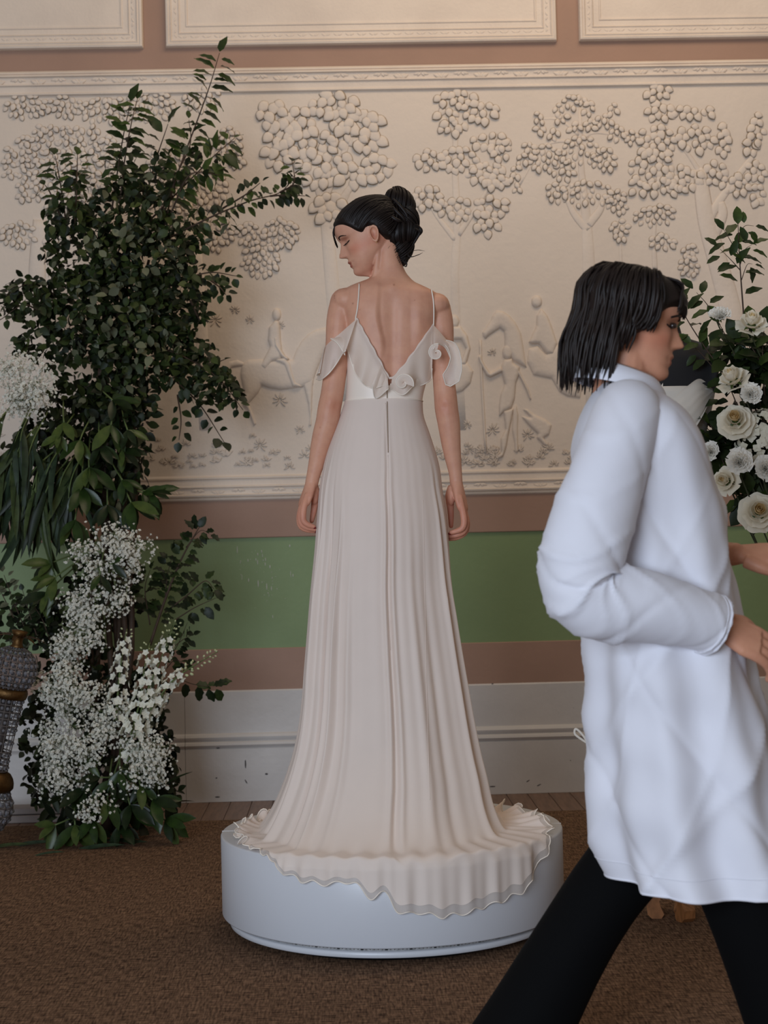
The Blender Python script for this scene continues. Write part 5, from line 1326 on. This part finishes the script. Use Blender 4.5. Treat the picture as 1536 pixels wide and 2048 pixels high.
MB().add(*loft([oval(1325, y, h, h/677*1.35, ex=2) for y, h in ((655, 31), (652, 34), (646, 35.5), (640, 34), (635, 30), (633, 18))])).build('neck_cap', m_cap, form)
nb_ = MB()
for dx in (-16, 2): nb_.add(*loft([oval(1325+dx, y, h, h/677, 14, 2) for y, h in ((636, 3), (630, 2.5), (626, 3.5), (621, 4.5), (619, 3))]))
nb_.build('cap_knob', m_cap, form)
p0, p1 = mp_(1306, 659, -.052), mp_(1340, 672, -.052)
MB().add(*bevbox(min(p0[0], p1[0]), max(p0[0], p1[0]), p0[1]-.004, p0[1]+.002, p1[2], p0[2], .0008)).build('label_patch', m_label, form)
# gown: bodice, off-shoulder drape, skirt
MB().add(*loft([oval(1322, y, h, d) for y, h, d in ((905, 88, .108), (870, 88, .11), (830, 97, .122), (795, 104, .128), (782, 104, .126), (780, 101, .12))], cap=False)).build('gown_bodice', m_gown, form)
def drape(P0, P1, wid, name, n=40, m=12, folds=5):
    A = smooth_path([mp_(*p) for p in P0], n); B = smooth_path([mp_(*p) for p in P1], n); R = []
    for s in np.linspace(0, 1, m):
        P = A*(1-s)+B*s; P[:, 1] -= wid*math.sin(math.pi*s)+.006*np.sin(s*folds*2*np.pi+np.linspace(0, 2, n)); R.append(P)
    Fc = [(i*n+j, (i+1)*n+j, (i+1)*n+j+1, i*n+j+1) for i in range(m-1) for j in range(n-1)]
    MB().add(np.concatenate(R), Fc).build(name, m_gown, form)
drape([(1286, 745, -.11), (1330, 800, -.135), (1370, 775, -.13), (1398, 758, -.11), (1422, 775, -.06)], [(1290, 860, -.13), (1330, 890, -.15), (1370, 880, -.15), (1400, 840, -.125), (1424, 790, -.06)], .012, 'shoulder_drape')
drape([(1270, 745, -.10), (1280, 770, -.12), (1296, 800, -.13)], [(1325, 745, -.09), (1325, 775, -.12), (1320, 800, -.135)], .006, 'neck_frill', folds=4)
sk = []
for k, (y, h, d) in enumerate(((895, 88, .11), (960, 108, .13), (1040, 124, .145), (1130, 132, .15), (1280, 142, .16), (1450, 147, .17), (1560, 142, .17), (1640, 134, .17))):
    r = oval(1325, y, h, d, 120, 2); c = r.mean(0); a = np.linspace(0, 2*np.pi, 120, endpoint=False); r = c+(r-c)*(1+.045*(k/7)*np.sin(a*13+.5*k*.2)+.02*(k/7)*np.sin(a*29))[:, None]; sk.append(r)
MB().add(*loft(sk, cap=False)).build('gown_skirt', m_gown, form)
rb = [(1176, 1500), (1172, 1480), (1160, 1464), (1151, 1458), (1150, 1468), (1162, 1478), (1174, 1486)]
yb_ = -.20
MB().add(*tube(smooth_path([mp_(x, y, -.05) for x, y in rb], 30), .0035, 6, flat=.3, fdir=(0, 1, 0))).build('ribbon_bow', m_gown, form)
MB().add(*tube(smooth_path([mp_(x, y, -.05) for x, y in ((1174, 1488), (1177, 1505), (1179, 1525), (1181, 1532))], 14), .0035, 6, flat=.3, fdir=(0, 1, 0))).build('ribbon_bow', m_gown, form)
pc = mp_(1335, 1200); pole = np.array([pc[0], MY+.02, 0])
MB().add(*lathe([(.018, .14), (.018, 1.1)], 16, pole)).build('pole', m_oak, form)
hub = pole+[0, 0, .15]; MB().add(*lathe([(.001, .10), (.035, .10), (.045, .13), (.040, .17), (.022, .20), (.018, .22)], 20, pole)).build('hub', m_oak, form)
ft = onz(1310, 1836); tgt = np.array([ft[0], ft[1]+.01])
def foot(tx, ty):
    d = np.array([tx, ty])-pole[:2]; L = np.linalg.norm(d); d /= L; nrm = np.array([-d[1], d[0]])
    prof = [(.02, .14), (.02, .09), (L*.4, .10), (L*.75, .05), (L-.02, .03), (L-.028, .012), (L-.02, 0), (L+.008, 0), (L+.02, .012), (L+.022, .035), (L+.010, .055), (L-.01, .066), (L*.7, .10), (L*.4, .145)]
    V = []
    for s in (-.019, .019): V += [(pole[0]+d[0]*a+nrm[0]*s, pole[1]+d[1]*a+nrm[1]*s, z) for a, z in prof]
    n = len(prof); Fc = [(i, (i+1) % n, n+(i+1) % n, n+i) for i in range(n)]+[tuple(range(n-1, -1, -1)), tuple(range(n, 2*n))]
    MB().add(V, Fc).build('foot', m_oak, form, smooth=False)
d0 = tgt-pole[:2]; a0 = math.atan2(d0[1], d0[0]); L0 = np.linalg.norm(d0)
for k in range(3): foot(pole[0]+L0*math.cos(a0+k*2*math.pi/3), pole[1]+L0*math.sin(a0+k*2*math.pi/3))

# flowers: y = FY
FY = -.22
fp = lambda px, py, dy=0.0: at(px, py, FY+dy)
m_rose = mat('cream_rose_petal', (252, 245, 226), .55, var=.03, scale=18, trans=.22); m_rosec = mat('butter_rose_heart', (248, 226, 176), .55, var=.04, trans=.2); m_carn = mat('white_carnation_petal', (255, 252, 244), .7, var=.01, trans=.2); m_hyd = mat('cream_hydrangea_petal', (250, 246, 230), .6, var=.03, trans=.2, rgb2=(234, 230, 206))
def petal(R, h, w, open_, th, seed, m=7, n=9, tw=0.0):
    """a cupped rose petal round the z axis; open_ tilts it outwards, edge rolls back"""
    V = []; rr_ = np.random.default_rng(seed)
    for i in range(m):
        t = i/(m-1); z = h*t*(1-.35*open_*t); rad = R*(.30+.70*math.sin(min(t*1.35, 1)*math.pi/2))*(1+open_*t**2*.9); ww = w*(.35+.65*math.sin(math.pi*min(t*.62+.12, 1)))
        if t > .8: rad += open_*R*.30*(t-.8)/.2; z -= h*.10*open_*(t-.8)/.2
        for j in range(n):
            u_ = (j/(n-1)-.5); a = th+u_*ww+tw*t; dz = -h*.22*(abs(u_)*2)**2.5*t; V.append(((rad*(1+.04*math.sin(u_*9+seed)*t))*math.cos(a), rad*(1+.04*math.sin(u_*9+seed)*t)*math.sin(a), z+dz+.0015*math.sin(u_*14+seed)*t))
    return V, [(i*n+j, i*n+j+1, (i+1)*n+j+1, (i+1)*n+j) for i in range(m-1) for j in range(n-1)]
def rose_meshes(kind):
    out = []; layers = [(3, .006, .037, 2.6, -.25, 1), (4, .011, .038, 2.2, -.15, 1), (5, .016, .038, 1.9, -.02, 1), (6, .021, .038, 1.7, .12, 0), (6, .026, .037, 1.5, .28, 0), (7, .031, .034, 1.35, .48, 0), (6, .034, .030, 1.25, .66, 0)]
    if kind == 1: layers = [(4, .008, .040, 2.3, -.2, 1), (5, .014, .042, 2.0, -.08, 0), (5, .021, .042, 1.7, .08, 0), (6, .027, .038, 1.5, .30, 0), (5, .031, .034, 1.3, .62, 0)]
    for li, (n, R, h, w, op, c) in enumerate(layers):
        for k in range(n):
            V, Fc = petal(R, h, w, op, 2*math.pi*k/n+li*.7, li*10+k+kind*77, tw=.25); me = mesh('petal', np.array(V)+[0, 0, -.012*(li > 2)*(li-2)], Fc); me.materials.append(m_rosec if c else m_rose); out.append(me)
    return out
ROSE = [rose_meshes(0), rose_meshes(1)]
sep, sef = leaf_tpl(.030, .011, droop=.3)
m_calyx = m_l[1]
cal = MB()
for k in range(5):
    a = 2*math.pi*k/5; c, s = math.cos(a), math.sin(a); cal.add((sep*[1, 1, 1])@np.array([[c, s, 0], [-s, c, 0], [0, 0, 1]])+[0, 0, -.004], sef)
cal.add(*ellipsoid((0, 0, -.006), (.011, .011, .010), 12, 8)); cal_me = mesh('calyx', np.concatenate(cal.V), cal.F); cal_me.materials.append(m_calyx)
def carn_mesh():
    mb = MB(); r_ = np.random.default_rng(8)
    for k in range(60):
        lay = k/59; R = .010+.030*lay; a = k*2.399; op = .15+.95*lay; w = .030; V = []
        for i in range(4):
            t = i/3
            for j in range(7):
                u_ = j/6-.5; x = R*t*(.35+op*.65); z = .034*t*(1.15-op*.62)+.0028*(j % 2)*t*t+.003*math.sin(j*2+k)*t; V.append((x-.002*abs(u_), u_*w*(.25+.9*t), z))
        V = np.array(V); c, s = math.cos(a), math.sin(a); mb.add(V@np.array([[c, s, 0], [-s, c, 0], [0, 0, 1]]), [(i*7+j, i*7+j+1, i*7+8+j, i*7+7+j) for i in range(3) for j in range(6)])
    me = mesh('ruffled_petals', np.concatenate(mb.V), mb.F); me.materials.append(m_carn); return me
CARN = carn_mesh(); m_dstem = mat('dark_green_stem', (58, 62, 38), .6, var=.1, scale=30)
FOOT = np.array([fp(1590, 1500)[0], FY+.05, 0.0])
def flower_root(name, px, py, label, cat, face, dy=0.0, group=None, stem_r=.0022):
    p = fp(px, py, dy); root = empty(name, tuple(p), label, cat, group)
    f = np.array(face, float); f /= np.linalg.norm(f)
    neck = fp(min(px+50+(1530-px)*.4, 1640), min(py+190, 1130), dy+.09)
    S = smooth_path([p-f*.004, p-f*.035, neck, np.array([FOOT[0]-.02, FOOT[1], fp(1590, 1150)[2]])*.75+neck*.25], 16)
    MB().add(*tube(S, stem_r, 6)).build('stem', m_dstem, root)
    return root, p, basis(f, (.1, .2, 1))
def orient(me, name, root, B, rotz, s):
    # local z goes along the facing direction
    X = B[1]*math.cos(rotz)+B[2]*math.sin(rotz); Y = np.cross(B[0], X)
    M = Matrix(((X[0], Y[0], B[0][0], 0), (X[1], Y[1], B[0][1], 0), (X[2], Y[2], B[0][2], 0), (0, 0, 0, 1)))
    o = bpy.data.objects.new(name, me); COL.objects.link(o); o.parent = root; o.rotation_euler = M.to_euler(); o.scale = (s, s, s); return o
def rose(px, py, s, face, label, kind=0, dy=0.0, rz=0.0):
    root, p, B = flower_root('rose', px, py, label, 'rose', face, dy, 'cream roses')
    orient(cal_me, 'calyx', root, B, rz, s)
    for me in ROSE[kind]: orient(me, 'petal', root, B, rz, s)
def carnation(px, py, s, face, label, dy=0.0, rz=0.0):
    root, p, B = flower_root('carnation', px, py, label, 'carnation', face, dy, 'white carnations')
    orient(CARN, 'ruffled_petals', root, B, rz, s); c = orient(cal_me, 'calyx', root, B, rz, s*.55); c.location = tuple(B[0]*-.004)
rose(1503, 648, .86, (-.1, -.75, .75), 'tall cream rose highest of the roses at the right edge', 1)
rose(1467, 760, .92, (-.5, -.55, .75), 'cream rose with peeling outer petals beside the dress form\'s shoulder', 1, -.02, .8)
rose(1470, 838, .88, (-.3, -1, .35), 'open cream rose just above the hydrangea, facing the viewer', 0, -.04, .4)
rose(1452, 962, .80, (-.7, -.9, .2), 'cream rose below the carnation, turned to the left', 1, -.02, 1.1)
rose(1518, 1022, .96, (-.15, -1, .2), 'lowest cream rose with a deep butter-coloured heart', 0, -.05, .2)
carnation(1440, 635, .80, (-.1, -.7, .8), 'white carnation highest up, left of the tall rose')
carnation(1500, 790, .80, (.1, -1, .3), 'white carnation between the two upper-middle roses', -.05, .5)
carnation(1478, 926, .98, (-.1, -1, .35), 'white carnation at the lower left of the hydrangea', -.06, 1.0)
carnation(1530, 938, .95, (.1, -1, .2), 'white carnation under the hydrangea at the picture edge', -.06, 1.7)
carnation(1422, 905, .75, (-.6, -.9, .3), 'white carnation furthest left, behind the walking person\'s shoulder', .02, .3)
# hydrangea
hr, hp0, hB = flower_root('hydrangea', 1532, 878, 'round cream hydrangea head cut by the right edge of the picture', 'hydrangea', (-.2, -1, .3), -.02)
f4, ff4 = leaf_tpl(.015, .016, droop=.12, fold=.2, nt=4, tip=.7); hm = MB()
for k in range(4):
    a = 2*math.pi*k/4; c, s = math.cos(a), math.sin(a); hm.add(f4@np.array([[c, s, 0], [-s, c, 0], [0, 0, 1]]), ff4)
hm.add(*ellipsoid((0, 0, .001), (.0022,)*3, 6, 5)); hme = mesh('floret', np.concatenate(hm.V), hm.F); hme.materials.append(m_hyd)
for k in range(150):
    z = 1-2*(k+.5)/150; r = math.sqrt(1-z*z); a = k*2.39996; d = np.array([r*math.cos(a), r*math.sin(a), z])
    if d[1] > .55: continue
    o = put(hme, 'floret', hr, hp0+d*np.array([.070, .060, .086])+lr.normal(0, .004, 3)+np.array([0, .05, 0]), np.cross(d, lr.normal(0, 1, 3)), d+lr.normal(0, .15, 3), lr.uniform(.85, 1.15), hp0)
# leafy stems behind and among the flowers
b8 = np.array([fp(1500, 1000)[0], FY+.05, fp(1500, 1000)[2]])
gr = empty('flower_foliage', tuple(b8), 'dark leafy stems among the cream roses at the right edge', 'greenery')
_LY = LY; LY = FY+.05
bigl = [tplmesh('leaf', leaf_tpl(.062, .044, droop=.22, wavy=.03, nt=6), m) for m in (m_l[0], m_l[2], m_l[1])]
for pts, r, me_, n, sz in (([(1488, 640), (1482, 560), (1478, 500), (1476, 446)], .0026, pl_me, 9, .95), ([(1478, 512), (1460, 480), (1446, 457)], .0016, pl_me, 4, .9), ([(1480, 540), (1462, 520), (1440, 498)], .0016, pl_me, 5, .8), ([(1480, 530), (1490, 500), (1503, 490)], .0016, pl_me, 5, .75), ([(1483, 560), (1494, 530), (1505, 528)], .0014, pl_me, 4, .7), ([(1477, 470), (1490, 452), (1508, 452)], .0014, pl_me, 4, .7),
    ([(1428, 720), (1400, 680), (1372, 635), (1351, 590)], .0024, pl_me, 10, .9), ([(1440, 650), (1415, 610), (1393, 585)], .0018, pl_me, 6, .8), ([(1362, 618), (1345, 605), (1325, 612)], .0012, pl_me, 4, .7), ([(1430, 740), (1405, 710), (1385, 690)], .0018, pl_me, 6, .8),
    ([(1540, 900), (1490, 760), (1460, 690), (1440, 650)], .003, bigl, 12, .9), ([(1530, 860), (1510, 760), (1500, 700), (1500, 660)], .003, bigl, 14, .95), ([(1530, 800), (1525, 720), (1528, 660)], .003, bigl, 12, 1.0), ([(1540, 1000), (1500, 900), (1470, 800), (1440, 740)], .003, bigl, 16, .95), ([(1540, 1040), (1500, 990), (1460, 900), (1420, 850)], .003, bigl, 16, .95),
    ([(1545, 1060), (1510, 1010), (1480, 990)], .003, bigl, 10, 1.1), ([(1545, 780), (1500, 690), (1466, 690)], .0024, bigl, 10, .95), ([(1440, 880), (1410, 850), (1395, 800)], .0018, bigl, 6, .8), ([(1460, 960), (1430, 890), (1405, 900)], .0018, bigl, 5, .8)):
    branch(gr, b8, [(x, y, .0) for x, y in pts], r, me_, n, size=sz)
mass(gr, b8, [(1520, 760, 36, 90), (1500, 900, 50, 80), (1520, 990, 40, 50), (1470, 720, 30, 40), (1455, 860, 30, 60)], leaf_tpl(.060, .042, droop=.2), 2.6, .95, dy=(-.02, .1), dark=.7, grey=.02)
st = MB()
for k in range(10): st.add(*tube(smooth_path([fp(1530+lr.uniform(-30, 20), 900+lr.uniform(-60, 60), .06), fp(1560+lr.uniform(-10, 10), 1150, .06), FOOT+[lr.uniform(-.03, .03), lr.uniform(-.03, .03), 0]], 12), .0035, 5))
st.build('stem_bundle', m_dstem, gr)
LY = _LY

# ------------------------------------------------------------------ the person walking past in the foreground
WY = -1.49
w_ = lambda px, py, dy=0.0: at(px, py, WY+dy)
K = 1/992.0
m_coat = mat('white_cotton_coat', (224, 223, 230), .75, var=.02, scale=5, sheen=.15, bump=.15, bscale=10); m_trs = mat('black_trousers', (5, 5, 6), .9, var=.05, spec=.15); m_hair2 = mat('dark_walnut_hair', (34, 24, 20), .5, var=.15, scale=30, spec=.3); m_shoe = mat('black_shoe', (14, 13, 13), .4)
SKIN2 = mat('warm_skin', (206, 148, 118), .5, var=.02, scale=30, sss=.12, attr='tint', rgb2=(196, 138, 110))
gx = onz(1330, 2180)
walker = empty('person', (w_(1330, 1500)[0], WY, 0.0), 'person with dark hair in long white coat and black trousers striding right', 'person')
wbase = np.array(walker.location)
P2, S2 = math.radians(12), 1.0
HX = np.array([math.cos(P2), 0, -math.sin(P2)]); HZv = np.array([math.sin(P2), 0, math.cos(P2)]); HYv = np.cross(HZv, HX)
chin2 = w_(1322, 764)-(HX*.078)
def TW(p): p = np.asarray(p, float); return chin2+p[..., 0:1]*HX+p[..., 1:2]*HYv+p[..., 2:3]*HZv
parts = head_parts(TW, S2)
def ell(px, py, hx, hy, n=40, dx=0, ex=2.2, dy=0.0, tilt=0.0):
    c = w_(px, py, dy); a = np.linspace(0, 2*np.pi, n, endpoint=False); co, si = np.cos(a), np.sin(a)
    X = np.sign(co)*np.abs(co)**(2/ex)*hx; return c+np.c_[X, np.sign(si)*np.abs(si)**(2/ex)*hy, X*tilt]
parts += [tube(smooth_path([w_(1238, 850), w_(1238, 800), w_(1244, 740), w_(1250, 680)], 10), [.075, .068, .060, .055, .054, .054, .054, .055, .055, .055], 20)]
# torso under the coat, arms, legs
parts += [loft([ell((a+b)/2, y, (b-a)/2*K, hy) for y, a, b, hy in ((1400, 1215, 1420, .16), (1300, 1205, 1420, .165), (1200, 1205, 1400, .15), (1100, 1195, 1390, .14), (1000, 1190, 1390, .15), (920, 1185, 1385, .165), (860, 1192, 1350, .155), (835, 1200, 1320, .12), (805, 1208, 1290, .07))])]
NARM = [(1245, 872, -.145), (1212, 970, -.19), (1172, 1085, -.222), (1154, 1160, -.225), (1185, 1190, -.225), (1290, 1206, -.215), (1400, 1240, -.19), (1438, 1256, -.18)]
parts += limb([w_(*p) for p in NARM], [.05, .047, .044, .042, .043, .040, .030, .024])
FARM = [(1262, 872, .145), (1275, 960, .20), (1300, 1080, .20), (1330, 1118, .19), (1400, 1112, .16), (1470, 1108, .12)]
parts += limb([w_(*p) for p in FARM], [.05, .046, .042, .040, .034, .024])
def whand(wr, d, up, s):
    """a relaxed hand from the wrist along d; up = back of the hand"""
    B = basis(d, up); d, sd, up = B[0], B[1], B[2]; P = []
    a = np.linspace(0, 2*np.pi, 18, endpoint=False)
    P.append(loft([wr+d*t*.085+(np.cos(a)[:, None]*sd*(.022+.019*min(1, t*1.6))+np.sin(a)[:, None]*up*(.019-.005*t)) for t in np.linspace(0, 1, 8)]))
    for k, (o, L) in enumerate(((-.030, .062), (-.010, .076), (.010, .080), (.030, .070))):
        b0 = wr+d*.080+sd*o; c1 = b0+d*L*.45-up*.008; c2 = b0+d*L*.80-up*.028; c3 = b0+d*L*.92-up*.048; P += finger([b0-d*.03, b0, c1, c2, c3], [.010, .0105, .0095, .0085, .0068])
    t0 = wr+d*.02+sd*.026*s; P += finger([t0, t0+d*.03+sd*.016*s-up*.006, t0+d*.055+sd*.018*s-up*.014, t0+d*.076+sd*.012*s-up*.02], [.016, .0135, .0105, .008])
    return P
hA = w_(1438, 1256, -.18); parts += whand(hA, np.array([.85, .1, -.38]), np.array([.2, -.8, .6]), 1)
hB_ = w_(1470, 1108, .12); parts += whand(hB_, np.array([.98, -.15, -.05]), np.array([0, -.5, .85]), -1)
V, Fc = pack(parts)
me2 = remesh(V, Fc, .0032, 'body'); V = get_co(me2); hl = (V-chin2)@np.array([HX, HYv, HZv]).T/S2
inface = np.clip(1-(np.linalg.norm(hl-np.array([.055, 0, .08]), axis=1)-.075)/.02, 0, 1)
hd = np.minimum(np.linalg.norm(V-(hA+[.08, 0, -.04]), axis=1), np.linalg.norm(V-(hB_+[.08, 0, 0]), axis=1)) < .13
V = laplace(me2, np.where(hd, .3, 1.0)*(1-inface*.85), 10)
C = np.ones((len(V), 3)); hx, hy, hz = hl.T
tint((.95, .60, .54), g(np.abs(hy)-.048, .022)*g(hz-.078, .02)*.5)
lipw = np.clip((hx-.083)/.004, 0, 1)*np.clip((.023-np.abs(hy))/.004, 0, 1)*np.clip((hz-.0335)/.002, 0, 1)*np.clip((.0565-np.abs(hy)*.18-hz)/.002, 0, 1); tint((.66, .36, .34), lipw*.8)
paint(me2, C); shade_smooth(me2); set_co(me2, V-wbase); obj('body', me2, SKIN2, walker)
TB0 = TB
for q in (1, -1):
    mb = MB(); P = [TW(on_face(q*y, z, .0012)) for y, z in ((.014, .1255), (.022, .1300), (.032, .1325), (.042, .1305), (.050, .1245))]
    MB().add(*tube(smooth_path(P, 14), .0022, 6)).build('eyebrow', m_hair2, walker)
    lo = [TW(on_face(q*y, z, .0014)) for y, z in ((.019, .1085), (.026, .1072), (.033, .1068), (.040, .1076), (.046, .110))]
    MB().add(*tube(smooth_path(lo, 14), .0016, 6)).build('eyelash', LASH, walker)
    ec = TW(np.array([.0755, q*.031, .1115])); MB().add(*ellipsoid(ec, (.0085, .0085, .0065), 12, 8)).build('eye', mat('dark_eye', (46, 34, 30), .15, spec=.7), walker)
# bob of dark hair
hb = MB(); dd = HG-HC; rr_ = np.linalg.norm(dd, axis=-1, keepdims=True)
def hl2(x): return sinterp(x, [(-.10, .0), (-.06, .03), (-.035, .06), (-.01, .075), (.01, .085), (.03, .112), (.05, .138), (.07, .148), (.1, .150)])
edge = np.clip((HG[..., 2:3]-hl2(HG[..., 0:1]))/.012, -2, 1)
CAP2 = HC+dd*(1+(.012+.012*np.clip((-HG[..., 0:1]+.03)/.1, 0, 1))*np.clip(edge+.15, -.9, 1)/rr_)
keep = HG[..., 2] > hl2(HG[..., 0])-.024; nz, na = HG.shape[:2]
Fc = [(i*na+j, i*na+(j+1) % na, (i+1)*na+(j+1) % na, (i+1)*na+j) for i in range(nz-1) for j in range(na) if keep[i, j] and keep[i, (j+1) % na] and keep[i+1, j] and keep[i+1, (j+1) % na]]
hb.add(TW(CAP2.reshape(-1, 3)), Fc); hb.build('hair', m_hair2, walker)
hs = MB(); rs = np.random.default_rng(12)
for k in range(330):     # locks falling from the crown to the nape and round the ears
    az = rs.uniform(-1, 1)*math.pi*.64+math.pi; c, s = math.cos(az), math.sin(az)
    back = max(0, -c)
    lift = rs.uniform(.012, .026)
    P = [np.array([.015+.02*c, .02*s, .2095])]
    for el in (.9, .45, .0): 
        d = np.array([c*math.cos(el), s*math.cos(el), math.sin(el)]); P.append(HC+d*(rad(d)+lift*(1.0+.25*back)))
    e = P[-1]; zend = rs.uniform(-.055, -.005) if back > .3 else rs.uniform(.03, .06)
    P += [e+np.array([c*.010, s*.006, -(e[2]-zend)*.5]), np.array([e[0]*.92-.01*back, e[1]*.88, zend])]
    if back < .05 and abs(s) > .6: P = P[:4]+[P[3]+np.array([-.012, 0, -.03])]
    P = [p+np.array([rs.normal(0, .003), rs.normal(0, .003), 0]) for p in P]
    hs.add(*tube(smooth_path(TW(np.array(P)), 16), np.r_[.001, np.full(12, rs.uniform(.0022, .0042)), .003, .002, .0006], 5))
for k in range(60):      # short fringe
    y = rs.uniform(-.06, .06); P = [(.03, y*.5, .206), (.075, y*.85, .196), (.096-abs(y)*.35, y, .170), (.103-abs(y)*.45, y*1.05, .150), (.102-abs(y)*.5, y*1.05, rs.uniform(.132, .142))]
    hs.add(*tube(smooth_path(TW(np.array(P)), 12), np.r_[.001, np.full(9, .0028), .002, .0006], 5))
hs.build('hair_locks', m_hair2, walker)['kind'] = 'stuff'
# long white coat
cr_ = np.random.default_rng(6)
def crease(p, k=4): return (1-np.abs(np.sin(p)))**k
rows = [(768, 1196, 1292, .072), (784, 1186, 1310, .095), (800, 1176, 1332, .135), (822, 1165, 1358, .175), (860, 1152, 1386, .195), (920, 1146, 1412, .198), (1000, 1150, 1434, .195), (1090, 1158, 1450, .190), (1180, 1164, 1466, .192), (1280, 1168, 1486, .20), (1380, 1172, 1508, .212), (1480, 1176, 1532, .222), (1580, 1181, 1556, .23), (1680, 1194, 1576, .238), (1715, 1206, 1588, .242), (1738, 1216, 1594, .244)]
ys = np.array([r[0] for r in rows], float); yy = np.linspace(768, 1738, 110); NC = 200
A_, B_, Hy = [sinterp(yy, np.c_[ys, [r[k] for r in rows]]) for k in (1, 2, 3)]
R = []; a = np.linspace(0, 2*np.pi, NC, endpoint=False)
for i, y in enumerate(yy):
    t = (y-768)/970; sag = 1
    e = ell((A_[i]+B_[i])/2, y, (B_[i]-A_[i])/2*K, Hy[i], NC)
    c = e.mean(0); f = .014*t*np.sin(a*6+1+.6*t)+.009*t*np.sin(a*11+2.2+.8*t)+.004*np.sin(a*2+t*30)*min(1, t*3)+.003*np.sin(-a*2+t*47+1)*min(1, t*3)
    near = np.clip(-np.sin(a), 0, 1)
    f = f+.0075*crease(a*1.6+t*9+.5, 5)*min(1, t*4)-.0055*crease(a*2.3-t*7.5+1.1, 6)*min(1, t*3)+.005*crease(a*3.1+t*15+2*np.sin(t*5), 6)*np.clip((t-.15)*3, 0, 1)
    e = c+(e-c)*(1+f/.2)[:, None]
    # the hem dips lower in the middle of the near side
    e[:, 2] -= (.012*np.clip(-np.sin(a), 0, 1)*np.clip(1-np.abs(np.cos(a)-.0), 0, 1)**.6)*max(0, (t-.8)/.2)
    R.append(e)
coat = MB().add(*loft(R, cap=False)).build('coat', m_coat, walker)
MB().add(*loft([ell(1244, 766, .070, .070, 40, tilt=-.25), ell(1243, 752, .066, .066, 40, tilt=-.3), ell(1242, 738, .068, .066, 40, tilt=-.35), ell(1238, 742, .079, .077, 40, tilt=-.35), ell(1238, 760, .090, .088, 40, tilt=-.3), ell(1240, 778, .094, .092, 40, tilt=-.25)], cap=False)).build('collar', m_coat, coat)
MB().add(*tube(np.vstack([R[-1], R[-1][:2]]), .0022, 6, cap=False)).build('hem_edge', m_coat, coat)
MB().add(*tube(np.vstack([R[-5]*1.0, R[-5][:2]]), .0011, 5, cap=False)).build('hem_stitching', m_coat, coat)
def sleeve(P, r, name='sleeve', flat=1.0, seed=0):
    Q = smooth_path([w_(*p) for p in P], 110); rr2 = sinterp(np.linspace(0, 1, 110), np.c_[np.linspace(0, 1, len(r)), r])
    V, Fc = tube(Q, rr2, 72, cap=False); V = np.asarray(V).reshape(110, 72, 3); g2 = np.random.default_rng(seed)
    for i in range(110):
        c = V[i].mean(0); aa = np.linspace(0, 2*np.pi, 72, endpoint=False); u_ = i/109; el = math.exp(-((u_-.56)/.16)**2); end = math.exp(-((u_-.97)/.10)**2)
        w = .035*np.sin(u_*19+aa*2)+.10*crease(u_*26+aa*.9+.7*np.sin(aa*2+seed), 5)*(.35+el)-.07*crease(u_*17-aa*1.1+1.3+seed, 6)*(.5+el)+.07*crease(u_*44+aa*.5+np.sin(aa*3), 4)*(el*.8+end*.9)
        V[i] = c+(V[i]-c)*(1+w)[:, None]
    sl = MB().add(V.reshape(-1, 3), Fc); sl.add(*tube(np.vstack([V[-1], V[-1][:2]]), .0026, 6, cap=False)).add(*tube(np.vstack([V[-9], V[-9][:2]]), .0012, 5, cap=False)); sl.build(name, m_coat, coat)
sleeve([(1262, 806, -.085), (1252, 832, -.150), (1216, 950, -.198), (1176, 1070, -.232), (1158, 1152, -.235), (1192, 1200, -.235), (1290, 1213, -.225), (1400, 1240, -.195), (1424, 1250, -.185)], [.045, .066, .075, .077, .078, .074, .068, .060, .058], seed=1)
sleeve([(1268, 806, .085), (1270, 832, .150), (1290, 950, .20), (1310, 1070, .205), (1340, 1118, .19), (1400, 1114, .16), (1440, 1110, .14)], [.045, .066, .072, .069, .066, .060, .056], seed=2)
# trousers and shoes, mid-stride
def leg(P, r):
    Q = smooth_path([w_(*p) for p in P], 40); rr2 = sinterp(np.linspace(0, 1, 40), np.c_[np.linspace(0, 1, len(r)), r]); V, Fc = tube(Q, rr2, 32); V = np.asarray(V).reshape(40, 32, 3)
    for i in range(40):
        c = V[i].mean(0); aa = np.linspace(0, 2*np.pi, 32, endpoint=False); V[i] = c+(V[i]-c)*(1+.03*np.sin(aa*4+i*.1)*i/40)[:, None]
    return V.reshape(-1, 3), Fc
MB().add(*leg([(1320, 1400, .08), (1312, 1560, .08), (1284, 1680, .09), (1200, 1800, .10), (1132, 1910, .11), (1060, 2040, .12), (1016, 2120, .12), (1000, 2165, .12)], [.100, .096, .086, .080, .082, .092, .100, .102])).add(*leg([(1350, 1400, -.07), (1420, 1600, -.08), (1496, 1790, -.09), (1545, 1930, -.09), (1590, 2060, -.09), (1606, 2120, -.09)], [.100, .098, .092, .088, .090, .092])).build('trousers', m_trs, walker)
def shoe(px, py, ang, dy):
    c = w_(px, py, dy); ca, sa = math.cos(ang), math.sin(ang)
    V, Fc = loft([np.c_[np.full(16, x), np.cos(np.linspace(0, 2*np.pi, 16, endpoint=False))*w, np.maximum(np.sin(np.linspace(0, 2*np.pi, 16, endpoint=False))*h+h*.8, 0)] for x, w, h in ((-.075, .012, .02), (-.068, .030, .034), (-.03, .036, .042), (.04, .038, .038), (.10, .042, .028), (.15, .040, .022), (.18, .026, .015), (.19, .008, .006))])
    V = np.c_[V[:, 0]*ca-V[:, 2]*sa, V[:, 1], V[:, 0]*sa+V[:, 2]*ca]+c; V[:, 2] += .001-V[:, 2].min()
    MB().add(V, Fc).build('shoe', m_shoe, walker)
shoe(1050, 2160, -.22, .12); shoe(1612, 2170, .18, -.09)
